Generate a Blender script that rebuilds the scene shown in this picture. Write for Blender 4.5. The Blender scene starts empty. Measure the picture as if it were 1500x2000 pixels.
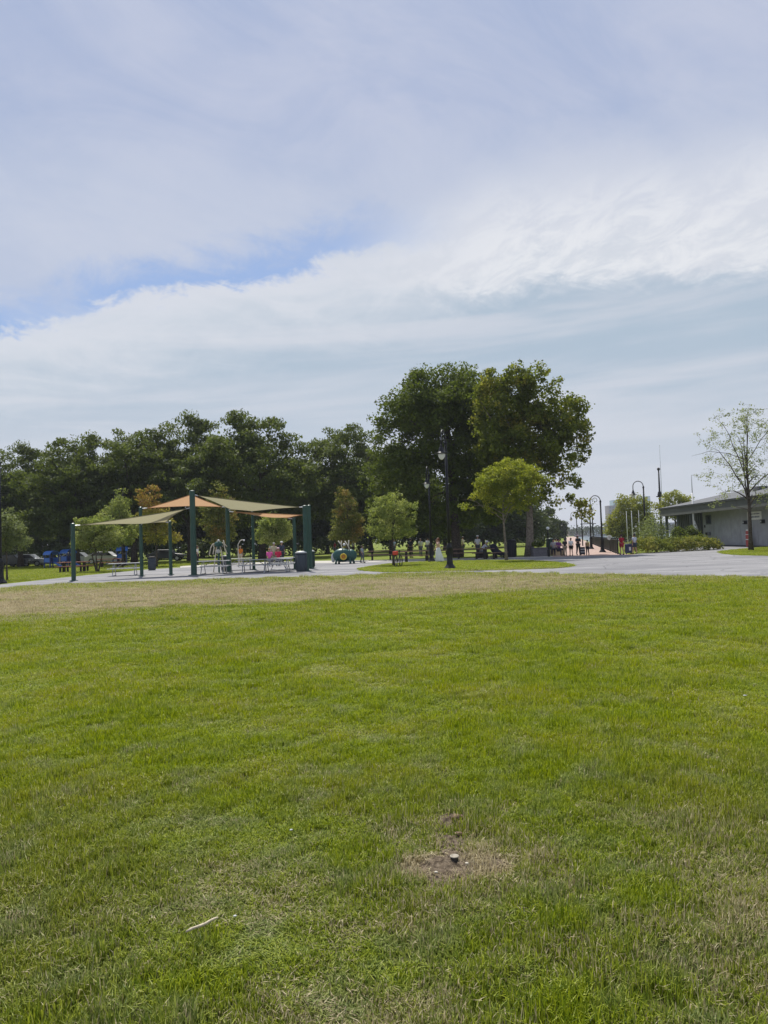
import bpy, bmesh, math, random
import numpy as np
from mathutils import Vector, Matrix

R = math.radians
sc = bpy.context.scene
col = sc.collection

# ------------------------------------------------------------------ camera
CAM_H, FPX = 1.6, 1450.0
PITCH, ROLL = math.atan(56 / 1450.0), R(1.9)
cam_data = bpy.data.cameras.new('camera')
cam_data.sensor_fit = 'VERTICAL'
cam_data.sensor_height = 36.0
cam_data.lens = 36.0 * FPX / 2000.0
cam_data.clip_start, cam_data.clip_end = 0.05, 9000
cam = bpy.data.objects.new('camera', cam_data)
CAM_M = Matrix.Translation((0, 0, CAM_H)) @ Matrix.Rotation(R(90) + PITCH, 4, 'X') @ Matrix.Rotation(-ROLL, 4, 'Z')
cam.matrix_world = CAM_M
col.objects.link(cam)
sc.camera = cam

# ------------------------------------------------------------------ light
SUN_EL, SUN_AZ = R(58), R(-16)          # azimuth from +Y (ahead), negative to the left
sd = Vector((math.sin(SUN_AZ) * math.cos(SUN_EL), math.cos(SUN_AZ) * math.cos(SUN_EL), math.sin(SUN_EL)))
sun_data = bpy.data.lights.new('sun', 'SUN')
sun_data.energy = 5.0
sun_data.angle = R(0.7)
sun_data.color = (1.0, 0.95, 0.86)
sun = bpy.data.objects.new('sun', sun_data)
sun.rotation_euler = sd.to_track_quat('Z', 'Y').to_euler()
col.objects.link(sun)

sc.view_settings.view_transform = 'Standard'
sc.view_settings.look = 'None'
sc.view_settings.exposure = 0.2
sc.view_settings.gamma = 1.0
sc.view_settings.use_curve_mapping = False
sc.render.engine = 'CYCLES'
sc.cycles.use_denoising = True
sc.cycles.max_bounces = 7
sc.cycles.diffuse_bounces = 3
sc.cycles.glossy_bounces = 2
sc.cycles.transmission_bounces = 4
sc.cycles.transparent_max_bounces = 6
sc.cycles.volume_bounces = 0
sc.cycles.caustics_reflective = False
sc.cycles.caustics_refractive = False


class NT:
    """small helper for node trees"""
    def __init__(s, tree):
        s.t = tree; s.n = tree.nodes; s.l = tree.links
    def new(s, typ, **kw):
        n = s.n.new(typ)
        for k, v in kw.items(): setattr(n, k, v)
        return n
    def put(s, sock, v):
        if isinstance(v, bpy.types.NodeSocket): s.l.new(v, sock)
        elif v is not None: sock.default_value = v
    def m(s, op, a, b=None, c=None, clamp=False):
        n = s.new('ShaderNodeMath', operation=op); n.use_clamp = clamp
        for i, v in enumerate((a, b, c)):
            if v is not None: s.put(n.inputs[i], v)
        return n.outputs[0]
    def ss(s, x, lo, hi, o0=0.0, o1=1.0):
        n = s.new('ShaderNodeMapRange', interpolation_type='SMOOTHSTEP')
        for i, v in enumerate((x, lo, hi, o0, o1)): s.put(n.inputs[i], v)
        return n.outputs[0]
    def mix(s, f, a, b, typ='MIX'):
        n = s.new('ShaderNodeMix', data_type='RGBA', blend_type=typ)
        s.put(n.inputs[0], f)
        for i, v in ((6, a), (7, b)):
            if isinstance(v, tuple) and len(v) == 3: v = v + (1,)
            s.put(n.inputs[i], v)
        return n.outputs[2]
    def noise(s, vec, scale, detail=3, rough=0.55, dist=0.0):
        n = s.new('ShaderNodeTexNoise')
        if vec is not None: s.l.new(vec, n.inputs['Vector'])
        n.inputs['Scale'].default_value = scale; n.inputs['Detail'].default_value = detail
        n.inputs['Roughness'].default_value = rough; n.inputs['Distortion'].default_value = dist
        return n.outputs['Fac']
    def xyz(s, v):
        n = s.new('ShaderNodeSeparateXYZ'); s.l.new(v, n.inputs[0]); return n.outputs
    def vec(s, x, y, z):
        n = s.new('ShaderNodeCombineXYZ')
        for i, v in enumerate((x, y, z)): s.put(n.inputs[i], v)
        return n.outputs[0]


# ------------------------------------------------------------------ sky
world = bpy.data.worlds.new('World')
sc.world = world
world.use_nodes = True
w = NT(world.node_tree)
w.n.clear()
sky = w.new('ShaderNodeTexSky', sky_type='NISHITA')
sky.sun_disc = False
sky.sun_elevation = SUN_EL
sky.sun_rotation = SUN_AZ
sky.air_density, sky.dust_density, sky.ozone_density = 1.0, 0.6, 1.5
tc = w.new('ShaderNodeTexCoord')
dx, dy, dz = w.xyz(tc.outputs['Generated'])
hz = w.m('SQRT', w.m('ADD', w.m('MULTIPLY', dx, dx), w.m('MULTIPLY', dy, dy)))
te = w.m('DIVIDE', w.m('MAXIMUM', dz, 0.0), w.m('MAXIMUM', hz, 0.02))          # tangent of the elevation
sa = w.m('DIVIDE', dx, w.m('MAXIMUM', hz, 0.02))                                # sine of the azimuth
edge = w.m('ADD', 0.385, w.m('SUBTRACT', w.m('MULTIPLY', sa, 0.12), w.m('MULTIPLY', w.m('MULTIPLY', sa, sa), 0.30)))
cz = w.m('ADD', w.m('MAXIMUM', dz, 0.0), 0.22)                                  # a cloud sheet seen in perspective
pu, pv = w.m('DIVIDE', dx, cz), w.m('DIVIDE', dy, cz)
plane = w.vec(w.m('MULTIPLY', pu, 0.75), w.m('SUBTRACT', pv, w.m('MULTIPLY', pu, 0.35)), 0.0)
n_big = w.noise(plane, 1.15, 6, 0.62, 0.6)
n_mid = w.noise(plane, 3.6, 7, 0.66, 0.9)
n_fine = w.noise(w.vec(w.m('MULTIPLY', pu, 1.2), w.m('ADD', pv, w.m('MULTIPLY', pu, 0.5)), 3.0), 9.0, 6, 0.7, 0.5)
wob = w.m('ADD', w.m('MULTIPLY', w.m('SUBTRACT', n_mid, 0.5), 0.115), w.m('MULTIPLY', w.m('SUBTRACT', n_fine, 0.5), 0.075))
e = w.m('SUBTRACT', w.m('ADD', te, wob), edge)
left = w.ss(sa, -0.10, 0.14, 1.0, 0.0)
gap = w.m('MULTIPLY', w.m('MULTIPLY', w.ss(e, -0.014, 0.012), w.ss(e, 0.010, 0.080, 1.0, 0.0)), left)
gap = w.m('MULTIPLY', gap, w.ss(n_big, 0.30, 0.56))
rt = w.ss(sa, -0.05, 0.22)
band = w.m('MULTIPLY', w.ss(e, w.m('SUBTRACT', w.m('MULTIPLY', rt, 0.065), 0.155), w.m('SUBTRACT', w.m('MULTIPLY', rt, -0.035), 0.012)), w.ss(e, -0.004, w.m('ADD', 0.035, w.m('MULTIPLY', rt, 0.13)), 1.0, 0.0))
streak = w.m('MULTIPLY', w.m('MULTIPLY', rt, 0.75), w.m('MULTIPLY', w.ss(e, -0.075, -0.045), w.ss(e, -0.01, 0.12, 1.0, 0.0)))
veil = w.ss(w.m('ADD', w.m('MULTIPLY', n_big, 0.6), w.m('MULTIPLY', n_mid, 0.4)), 0.34, 0.66)
upper = w.mix(veil, (3.05, 3.8, 5.7), (4.85, 5.2, 6.4))
upper = w.mix(w.ss(te, 0.42, 0.62, 0.55, 0.0), upper, (5.3, 5.7, 6.6))
lower = w.mix(w.ss(te, 0.02, 0.26), (5.1, 5.4, 6.1), (3.75, 4.6, 5.5))
n_low = w.noise(w.vec(w.m('MULTIPLY', sa, 1.6), w.m('MULTIPLY', w.m('SUBTRACT', te, w.m('MULTIPLY', sa, 0.04)), 15.0), 7.0), 1.3, 5, 0.55, 0.4)
lower = w.mix(w.m('MULTIPLY', w.ss(n_low, 0.38, 0.66), 0.75), lower, (5.75, 5.95, 6.5))
base = w.mix(w.ss(e, -0.05, 0.03), lower, upper)
bright = w.m('MULTIPLY', band, w.m('ADD', 0.45, w.m('MULTIPLY', n_mid, 0.55)))
base = w.mix(bright, base, (6.7, 6.8, 7.15))
base = w.mix(w.m('MULTIPLY', streak, w.ss(n_fine, 0.38, 0.62)), base, (7.6, 7.65, 7.8))
blue = w.mix(0.7, sky.outputs[0], (2.3, 3.6, 6.6))
cloudy = w.mix(w.m('MULTIPLY', gap, 0.92), base, blue)
final = w.mix(0.93, sky.outputs[0], cloudy)
bg = w.new('ShaderNodeBackground')
bg.inputs['Strength'].default_value = 0.1
w.l.new(final, bg.inputs['Color'])
wo = w.new('ShaderNodeOutputWorld')
w.l.new(bg.outputs[0], wo.inputs[0])


# ------------------------------------------------------------------ places
def ray(px, py):
    d = CAM_M.to_3x3() @ Vector(((px - 750) / FPX, -(py - 1000) / FPX, -1.0))
    return d
def G(px, py):
    """ground point whose image is at this spot of the photograph"""
    d = ray(px, py); t = -CAM_H / d.z
    return Vector((d.x * t, d.y * t, 0.0))
def T(px, py, Y):
    """point at the depth Y"""
    d = ray(px, py); t = Y / d.y
    return Vector((d.x * t, Y, CAM_H + d.z * t))
def zat(py, p, px):
    return T(px, py, p.y).z


# ------------------------------------------------------------------ materials
MATS = {}
def mat(name, c, rough=0.6, metal=0.0, var=0.0, scale=6.0, spec=0.4, bump=0.0, bscale=40.0, trans=0.0, c2=None):
    if name in MATS: return MATS[name]
    m = bpy.data.materials.new(name); m.use_nodes = True
    t = NT(m.node_tree); b = t.n['Principled BSDF']
    b.inputs['Roughness'].default_value = rough
    b.inputs['Metallic'].default_value = metal
    b.inputs['Specular IOR Level'].default_value = spec
    b.inputs['Base Color'].default_value = (*c, 1)
    if var or bump:
        pos = t.new('ShaderNodeNewGeometry').outputs['Position']
    if var:
        n = t.noise(pos, scale, 5, 0.6)
        o = t.mix(t.ss(n, 0.3, 0.7), tuple(x * (1 - var) for x in c), c2 or tuple(min(1, x * (1 + var)) for x in c))
        t.l.new(o, b.inputs['Base Color'])
    if bump:
        bp = t.new('ShaderNodeBump'); bp.inputs['Strength'].default_value = bump; bp.inputs['Distance'].default_value = 0.02
        t.l.new(t.noise(pos, bscale, 4), bp.inputs['Height']); t.l.new(bp.outputs[0], b.inputs['Normal'])
    if trans:
        out = t.n['Material Output']
        tr = t.new('ShaderNodeBsdfTranslucent'); tr.inputs[0].default_value = (*c, 1)
        mx = t.new('ShaderNodeMixShader'); mx.inputs[0].default_value = trans
        t.l.new(b.outputs[0], mx.inputs[1]); t.l.new(tr.outputs[0], mx.inputs[2]); t.l.new(mx.outputs[0], out.inputs[0])
    MATS[name] = m
    return m

def leaf_mat(name, dark, light, accent=None, acc=0.0, trans=0.35, acc_z=None):
    """leaves: each leaf its own tone, clumps of tone, light shining through"""
    m = bpy.data.materials.new(name); m.use_nodes = True
    t = NT(m.node_tree); b = t.n['Principled BSDF']; out = t.n['Material Output']
    g = t.new('ShaderNodeNewGeometry'); rnd = g.outputs['Random Per Island']
    nz = t.noise(g.outputs['Position'], 0.9, 3, 0.6)
    f = t.m('ADD', t.m('MULTIPLY', rnd, 0.55), t.m('MULTIPLY', t.ss(nz, 0.3, 0.7), 0.45))
    c = t.mix(f, dark, light)
    if accent:
        n2 = t.noise(g.outputs['Position'], 0.55, 2, 0.5)
        fa = t.m('MULTIPLY', t.ss(t.m('ADD', n2, t.m('MULTIPLY', rnd, 0.25)), 0.72 - acc * 0.45, 0.86 - acc * 0.45), 1.0)
        if acc_z:
            z = t.xyz(g.outputs['Position'])[2]
            fa = t.m('MAXIMUM', t.m('MULTIPLY', t.ss(z, acc_z[0], acc_z[1]), t.ss(rnd, 0.05, 0.3)), t.m('MULTIPLY', fa, 0.4))
        c = t.mix(fa, c, accent)
    t.l.new(c, b.inputs['Base Color'])
    b.inputs['Roughness'].default_value = 0.6
    b.inputs['Specular IOR Level'].default_value = 0.12
    tr = t.new('ShaderNodeBsdfTranslucent')
    t.l.new(t.mix(0.4, c, (min(1, light[0] * 1.6), min(1, light[1] * 1.6), light[2] * 0.7)), tr.inputs[0])
    mx = t.new('ShaderNodeMixShader'); mx.inputs[0].default_value = trans
    t.l.new(b.outputs[0], mx.inputs[1]); t.l.new(tr.outputs[0], mx.inputs[2]); t.l.new(mx.outputs[0], out.inputs[0])
    return m


# ------------------------------------------------------------------ mesh helpers
def tag(o, label=None, cat=None, group=None, kind=None):
    if label: o['label'] = label
    if cat: o['category'] = cat
    if group: o['group'] = group
    if kind: o['kind'] = kind
    return o
def empty(name, loc=(0, 0, 0), rz=0.0):
    o = bpy.data.objects.new(name, None)
    o.empty_display_size = 0.2
    o.location = loc; o.rotation_euler = (0, 0, rz)
    col.objects.link(o)
    return o
def thing(name, label, cat, loc=(0, 0, 0), rz=0.0, group=None):
    return tag(empty(name, loc, rz), label, cat, group)
def copy_tree(o, parent=None):
    c = o.copy(); col.objects.link(c)
    if parent: c.parent = parent
    for ch in list(o.children): copy_tree(ch, c)
    return c

def mesh_np(name, v, f):
    """mesh from numpy arrays; all faces with the same number of corners"""
    me = bpy.data.meshes.new(name)
    v = np.asarray(v, np.float32); f = np.asarray(f, np.int32)
    k = f.shape[1]
    me.vertices.add(len(v)); me.vertices.foreach_set('co', v.ravel())
    me.loops.add(f.size); me.loops.foreach_set('vertex_index', f.ravel())
    me.polygons.add(len(f))
    me.polygons.foreach_set('loop_start', np.arange(0, f.size, k, dtype=np.int32))
    me.update(calc_edges=True)
    return me

class MB:
    def __init__(s):
        s.v = []; s.f = []
    def add(s, vs, fs):
        o = len(s.v); s.v += [tuple(x) for x in vs]; s.f += [tuple(i + o for i in q) for q in fs]; return s
    def box(s, c, d, rz=0.0, taper=1.0):
        cx, cy, cz = c; x, y, z = d[0] / 2, d[1] / 2, d[2] / 2
        vs = [(-x, -y, -z), (x, -y, -z), (x, y, -z), (-x, y, -z)]
        vs += [(-x * taper, -y * taper, z), (x * taper, -y * taper, z), (x * taper, y * taper, z), (-x * taper, y * taper, z)]
        ca, sa_ = math.cos(rz), math.sin(rz)
        vs = [(cx + a * ca - b * sa_, cy + a * sa_ + b * ca, cz + h) for a, b, h in vs]
        return s.add(vs, [(3, 2, 1, 0), (4, 5, 6, 7), (0, 1, 5, 4), (1, 2, 6, 5), (2, 3, 7, 6), (3, 0, 4, 7)])
    def tube(s, path, r, n=8, caps=True):
        P = [Vector(p) for p in path]
        rs = r if isinstance(r, (list, tuple)) else [r] * len(P)
        rings = []; prev = None
        for i, p in enumerate(P):
            d = (P[min(i + 1, len(P) - 1)] - P[max(i - 1, 0)])
            d = d.normalized() if d.length > 1e-9 else Vector((0, 0, 1))
            if prev is None:
                u = d.orthogonal().normalized()
            else:
                u = prev - d * prev.dot(d)
                u = u.normalized() if u.length > 1e-6 else d.orthogonal().normalized()
            prev = u; v_ = d.cross(u)
            rings.append([p + (u * math.cos(2 * math.pi * k / n) + v_ * math.sin(2 * math.pi * k / n)) * rs[i] for k in range(n)])
        o = len(s.v)
        for q in rings: s.v += [tuple(x) for x in q]
        for i in range(len(P) - 1):
            for k in range(n):
                a, b = o + i * n + k, o + i * n + (k + 1) % n
                s.f.append((a, b, b + n, a + n))
        if caps:
            s.f.append(tuple(o + k for k in reversed(range(n))))
            s.f.append(tuple(o + (len(P) - 1) * n + k for k in range(n)))
        return s
    def lathe(s, prof, c=(0, 0, 0), n=14, sx=1.0, sy=1.0):
        o = len(s.v)
        for r, z in prof:
            for k in range(n):
                a = 2 * math.pi * k / n
                s.v.append((c[0] + r * math.cos(a) * sx, c[1] + r * math.sin(a) * sy, c[2] + z))
        for i in range(len(prof) - 1):
            for k in range(n):
                a, b = o + i * n + k, o + i * n + (k + 1) % n
                s.f.append((a, b, b + n, a + n))
        s.f.append(tuple(o + k for k in reversed(range(n))))
        s.f.append(tuple(o + (len(prof) - 1) * n + k for k in range(n)))
        return s
    def ball(s, c, r, n=12, m=8):
        rx, ry, rz = r if isinstance(r, (tuple, list)) else (r, r, r)
        prof = [(max(0.02, math.sin(math.pi * i / m)), -math.cos(math.pi * i / m)) for i in range(m + 1)]
        o = len(s.v); s.lathe(prof, (0, 0, 0), n)
        for i in range(o, len(s.v)):
            x, y, z = s.v[i]; s.v[i] = (c[0] + x * rx, c[1] + y * ry, c[2] + z * rz)
        return s
    def prism(s, poly, z0, z1):
        n = len(poly)
        vs = [(x, y, z0) for x, y in poly] + [(x, y, z1) for x, y in poly]
        fs = [tuple(reversed(range(n))), tuple(range(n, 2 * n))] + [(i, (i + 1) % n, (i + 1) % n + n, i + n) for i in range(n)]
        return s.add(vs, fs)
    def side_prism(s, poly, y0, y1):
        """poly in (x, z), extruded along y"""
        n = len(poly)
        vs = [(x, y0, z) for x, z in poly] + [(x, y1, z) for x, z in poly]
        fs = [tuple(range(n)), tuple(reversed(range(n, 2 * n)))] + [((i + 1) % n, i, i + n, (i + 1) % n + n) for i in range(n)]
        return s.add(vs, fs)
    def build(s, name, m, parent=None, smooth=False, bevel=0.0, loc=None):
        me = bpy.data.meshes.new(name)
        me.from_pydata(s.v, [], s.f)
        if smooth: me.shade_smooth()
        o = bpy.data.objects.new(name, me)
        if m: me.materials.append(m)
        col.objects.link(o)
        if parent: o.parent = parent
        if loc: o.location = loc
        if bevel:
            b = o.modifiers.new('bevel', 'BEVEL'); b.width = bevel; b.segments = 2; b.limit_method = 'ANGLE'
        return o

def smooth_poly(pts, per=6):
    """closed Catmull-Rom through plan points"""
    n = len(pts); out = []
    for i in range(n):
        p0, p1, p2, p3 = (Vector(pts[(i + k) % n]) for k in (-1, 0, 1, 2))
        for j in range(per):
            t = j / per
            out.append(0.5 * ((2 * p1) + (p2 - p0) * t + (2 * p0 - 5 * p1 + 4 * p2 - p3) * t * t + (3 * p1 - p0 - 3 * p2 + p3) * t ** 3))
    return out
def sheet(name, pts, z, m, kind='structure'):
    bm = bmesh.new()
    vs = [bm.verts.new((p[0], p[1], z)) for p in pts]
    f = bm.faces.new(vs); f.normal_update()
    bmesh.ops.triangulate(bm, faces=[f])
    bmesh.ops.recalc_face_normals(bm, faces=bm.faces)
    for q in bm.faces:
        if q.normal.z < 0: q.normal_flip()
    me = bpy.data.meshes.new(name); bm.to_mesh(me); bm.free()
    me.materials.append(m)
    o = bpy.data.objects.new(name, me); col.objects.link(o)
    return tag(o, kind=kind)

# ------------------------------------------------------------------ ground
DIRT = [(-0.0, 0.0)]
SPR = G(888, 1685)                      # sprinkler head in the bare patch
def lawn_masks(t, pos):
    """dryness and lushness of the lawn as a function of the place on the ground"""
    x, y, z = t.xyz(pos)
    flat = t.vec(x, y, 0.0)
    stretched = t.vec(t.m('MULTIPLY', x, 0.28), y, 0.0)
    n1 = t.noise(stretched, 0.30, 4, 0.6)
    n2 = t.noise(flat, 0.75, 4, 0.62)
    n3 = t.noise(flat, 2.6, 4, 0.65)
    yy = t.m('ADD', y, t.m('MULTIPLY', t.m('SUBTRACT', n1, 0.5), 9.0))
    lo = t.m('ADD', 16.5, t.m('MULTIPLY', t.m('ADD', x, 6.0), 0.25))
    strip = t.m('MULTIPLY', t.ss(yy, lo, t.m('ADD', lo, 5.0)), t.ss(y, 27.0, 33.0, 1.0, 0.5))
    strip = t.m('MULTIPLY', strip, t.ss(x, 1.0, 12.0, 0.97, 0.42))
    strip = t.m('MULTIPLY', strip, t.ss(n2, 0.30, 0.62, 0.6, 1.0))
    strip = t.m('MULTIPLY', strip, t.ss(y, 36.2, 36.9, 1.0, 0.0))
    ddx = t.m('DIVIDE', t.m('SUBTRACT', x, 0.55), 1.7); ddy = t.m('DIVIDE', t.m('SUBTRACT', y, 3.1), 1.35)
    near = t.ss(t.m('ADD', t.m('MULTIPLY', ddx, ddx), t.m('MULTIPLY', ddy, ddy)), 0.15, 1.5, 1.0, 0.0)
    patch = t.m('MULTIPLY', t.ss(n2, 0.38, 0.66), t.m('ADD', 0.10, t.m('MULTIPLY', near, 0.55)))
    small = t.m('MULTIPLY', t.ss(n3, 0.52, 0.75), t.ss(y, 4.0, 9.0, 0.30, 0.16))
    sx_ = t.m('DIVIDE', t.m('SUBTRACT', x, SPR.x), 0.30); sy_ = t.m('DIVIDE', t.m('SUBTRACT', y, SPR.y - 0.06), 0.17)
    bare = t.ss(t.m('ADD', t.m('MULTIPLY', sx_, sx_), t.m('MULTIPLY', sy_, sy_)), 0.5, 1.6, 0.85, 0.0)
    dry = t.m('MAXIMUM', t.m('MAXIMUM', t.m('MULTIPLY', strip, 0.95), bare), t.m('MAXIMUM', patch, small))
    return dry, n1, n2, n3, y

def grass_blade_mat():
    m = bpy.data.materials.new('grass_blade'); m.use_nodes = True
    t = NT(m.node_tree); b = t.n['Principled BSDF']; out = t.n['Material Output']
    g = t.new('ShaderNodeNewGeometry'); rnd = g.outputs['Random Per Island']
    oi = t.new('ShaderNodeObjectInfo').outputs['Random']
    dry, n1, n2, n3, y = lawn_masks(t, g.outputs['Position'])
    r2 = t.m('FRACT', t.m('ADD', t.m('MULTIPLY', rnd, 7.31), oi))
    lush = t.mix(r2, (0.085, 0.150, 0.002), (0.420, 0.480, 0.008))
    lush = t.mix(t.m('MULTIPLY', t.ss(n2, 0.42, 0.66), t.m('ADD', 0.25, t.m('MULTIPLY', r2, 0.4))), lush, (0.41, 0.40, 0.008))
    pale = t.mix(r2, (0.13, 0.19, 0.055), (0.42, 0.45, 0.24))
    c = t.mix(t.m('MULTIPLY', t.ss(n3, 0.45, 0.7), t.ss(y, 3.0, 8.0, 0.7, 0.35)), lush, pale)
    dull = t.mix(r2, (0.06, 0.09, 0.016), (0.24, 0.275, 0.085))                   # greyer sward near the bare patch, and shade gaps between blades put into colour
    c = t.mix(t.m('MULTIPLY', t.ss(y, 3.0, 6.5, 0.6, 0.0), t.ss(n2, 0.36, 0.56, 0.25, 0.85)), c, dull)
    straw = t.mix(r2, (0.30, 0.25, 0.14), (0.62, 0.54, 0.34))
    f = t.ss(t.m('SUBTRACT', dry, t.m('MULTIPLY', rnd, 0.85)), -0.06, 0.08)
    c = t.mix(f, c, straw)
    t.l.new(c, b.inputs['Base Color'])
    b.inputs['Roughness'].default_value = 0.5
    b.inputs['Specular IOR Level'].default_value = 0.16
    tr = t.new('ShaderNodeBsdfTranslucent'); t.l.new(c, tr.inputs[0])
    mx = t.new('ShaderNodeMixShader'); mx.inputs[0].default_value = 0.38
    t.l.new(b.outputs[0], mx.inputs[1]); t.l.new(tr.outputs[0], mx.inputs[2]); t.l.new(mx.outputs[0], out.inputs[0])
    return m

def lawn_mat():
    m = bpy.data.materials.new('lawn'); m.use_nodes = True
    t = NT(m.node_tree); b = t.n['Principled BSDF']
    g = t.new('ShaderNodeNewGeometry')
    dry, n1, n2, n3, y = lawn_masks(t, g.outputs['Position'])
    nf = t.noise(g.outputs['Position'], 14.0, 5, 0.7)
    green = t.mix(t.ss(nf, 0.3, 0.7), (0.07, 0.105, 0.008), (0.20, 0.245, 0.02))
    thatch = t.mix(nf, (0.20, 0.16, 0.09), (0.38, 0.32, 0.20))
    nw = t.noise(t.vec(t.m('MULTIPLY', t.xyz(g.outputs['Position'])[0], 0.5), y, 0.0), 1.1, 4, 0.6)
    green = t.mix(t.m('MULTIPLY', t.ss(nw, 0.45, 0.7), 0.5), green, (0.19, 0.19, 0.045))
    green = t.mix(t.ss(y, 35.0, 38.0, 0.75, 0.0), green, (0.05, 0.055, 0.015))       # soil and thatch under the tall blades
    c = t.mix(t.ss(t.m('ADD', dry, t.m('MULTIPLY', t.m('SUBTRACT', nf, 0.5), 0.4)), 0.2, 0.75), green, thatch)
    t.l.new(c, b.inputs['Base Color'])
    b.inputs['Roughness'].default_value = 0.9; b.inputs['Specular IOR Level'].default_value = 0.15
    bp = t.new('ShaderNodeBump'); bp.inputs['Strength'].default_value = 0.7; bp.inputs['Distance'].default_value = 0.05
    t.l.new(nf, bp.inputs['Height']); t.l.new(bp.outputs[0], b.inputs['Normal'])
    return m
LAWN = lawn_mat()

def paving_mat(name, c1, c2, c3, streak=(0.02, 1.0)):
    m = bpy.data.materials.new(name); m.use_nodes = True
    t = NT(m.node_tree); b = t.n['Principled BSDF']
    pos = t.new('ShaderNodeNewGeometry').outputs['Position']
    x, y, z = t.xyz(pos)
    n1 = t.noise(t.vec(t.m('MULTIPLY', x, 0.3), y, 0.0), 0.45, 6, 0.7, 0.6)
    n2 = t.noise(t.vec(t.m('MULTIPLY', x, 0.45), y, 0.0), 0.9, 5, 0.65, 0.5)
    n3 = t.noise(pos, 60.0, 2, 0.5)
    c = t.mix(t.ss(n1, 0.35, 0.65), c1, c2)
    c = t.mix(t.m('MULTIPLY', t.ss(n2, 0.58, 0.72), 0.6), c, c3)
    c = t.mix(t.m('MULTIPLY', n3, 0.35), c, tuple(q * 0.6 for q in c1))
    vo = t.new('ShaderNodeTexVoronoi', feature='DISTANCE_TO_EDGE')
    vo.inputs['Scale'].default_value = 0.28
    t.l.new(t.vec(x, y, t.m('MULTIPLY', n2, 1.2)), vo.inputs['Vector'])
    c = t.mix(t.ss(vo.outputs['Distance'], 0.004, 0.012, 0.6, 0.0), c, tuple(q * 0.45 for q in c1))
    t.l.new(c, b.inputs['Base Color'])
    b.inputs['Roughness'].default_value = 0.85; b.inputs['Specular IOR Level'].default_value = 0.25
    return m
ASPHALT = paving_mat('asphalt', (0.165, 0.165, 0.175), (0.29, 0.287, 0.292), (0.44, 0.43, 0.42))
CONCRETE = paving_mat('concrete', (0.42, 0.40, 0.36), (0.52, 0.50, 0.46), (0.60, 0.58, 0.54))

def brick_mat():
    m = bpy.data.materials.new('brick_paving'); m.use_nodes = True
    t = NT(m.node_tree); b = t.n['Principled BSDF']
    pos = t.new('ShaderNodeNewGeometry').outputs['Position']
    br = t.new('ShaderNodeTexBrick'); br.inputs['Scale'].default_value = 4.0
    t.l.new(pos, br.inputs['Vector'])
    br.inputs['Color1'].default_value = (0.30, 0.165, 0.13, 1); br.inputs['Color2'].default_value = (0.38, 0.23, 0.18, 1)
    br.inputs['Mortar'].default_value = (0.40, 0.35, 0.30, 1)
    c = t.mix(t.m('MULTIPLY', t.noise(pos, 0.8, 4), 0.6), br.outputs['Color'], (0.36, 0.29, 0.25))
    t.l.new(c, b.inputs['Base Color']); b.inputs['Roughness'].default_value = 0.85
    return m

HD = Vector((0.247, 1.0, 0.0))                                   # run of the harbour walk
RAIL0 = G(1207, 1083)                                            # near end of the harbour railing
far_w = RAIL0 + HD * 2900 + Vector((0.6, 0, 0))
wall_c = RAIL0 + HD * 80 + Vector((0.6, 0, 0))
sheet('ground', [(-2900, -60), (2900, -60), (2900, wall_c.y), (wall_c.x, wall_c.y), (far_w.x, far_w.y), (-2900, far_w.y)], 0.0, LAWN)

water = mat('harbour_water', (0.05, 0.09, 0.11), rough=0.3, spec=0.5)
sheet('harbour_water', [(10, 100), (2950, 100), (2950, 2980), (10, 2980)], -1.3, water)

front = [(-260, 1168), (-120, 1158), (0, 1150), (140, 1142), (300, 1137), (450, 1132), (600, 1127.5), (800, 1121), (950, 1119.5), (1100, 1122), (1300, 1126), (1500, 1129), (1700, 1135), (1900, 1142)]
back = [(1900, 1052), (1700, 1056), (1500, 1062), (1385, 1067), (1240, 1082.5), (1100, 1087), (1000, 1090.5), (900, 1093), (770, 1096), (700, 1099), (600, 1100.5), (480, 1103.5), (370, 1108), (290, 1112.5), (200, 1121), (120, 1129), (0, 1142), (-120, 1151), (-260, 1160)]
def line(px):
    pts = [G(*p) for p in px]; out = []
    for i in range(len(pts) - 1):
        p0, p1, p2, p3 = pts[max(i - 1, 0)], pts[i], pts[i + 1], pts[min(i + 2, len(pts) - 1)]
        for j in range(5):
            t = j / 5
            out.append(0.5 * ((2 * p1) + (p2 - p0) * t + (2 * p0 - 5 * p1 + 4 * p2 - p3) * t * t + (3 * p1 - p0 - 3 * p2 + p3) * t ** 3))
    return out + [pts[-1]]
FRONT = line(front)
# the border between turf and asphalt is ragged
rb = random.Random(2)
FRONT = [Vector((p.x, p.y + rb.uniform(-0.12, 0.12), 0)) for p in FRONT]
sheet('pavement', FRONT + line(back), 0.012, ASPHALT)
sheet('path', line([(352, 1109), (480, 1103.8), (600, 1100.8), (700, 1099.2), (775, 1096.2), (900, 1093.2), (1000, 1090.8), (1090, 1087.6)]) +
      line([(1085, 1085.5), (1000, 1088.6), (900, 1090.6), (775, 1093.0), (700, 1094.6), (600, 1096.2), (480, 1099.4), (352, 1106)]), 0.017, CONCRETE)
isl = [(700, 1112.5), (722, 1107), (765, 1101.5), (830, 1097.5), (900, 1095.6), (1000, 1094.6), (1065, 1097), (1108, 1101.5), (1119, 1106), (1085, 1110.5), (1000, 1113.5), (900, 1116), (800, 1118), (730, 1117)]
ISLAND = smooth_poly([G(*p) for p in isl])
sheet('grass_island', ISLAND, 0.022, LAWN)
wedge = [(1404, 1078.5), (1440, 1073.5), (1500, 1069), (1620, 1065), (1760, 1074), (1640, 1088), (1500, 1086), (1430, 1084)]
WEDGE = smooth_poly([G(*p) for p in wedge])
sheet('grass_verge', WEDGE, 0.022, LAWN)
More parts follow.
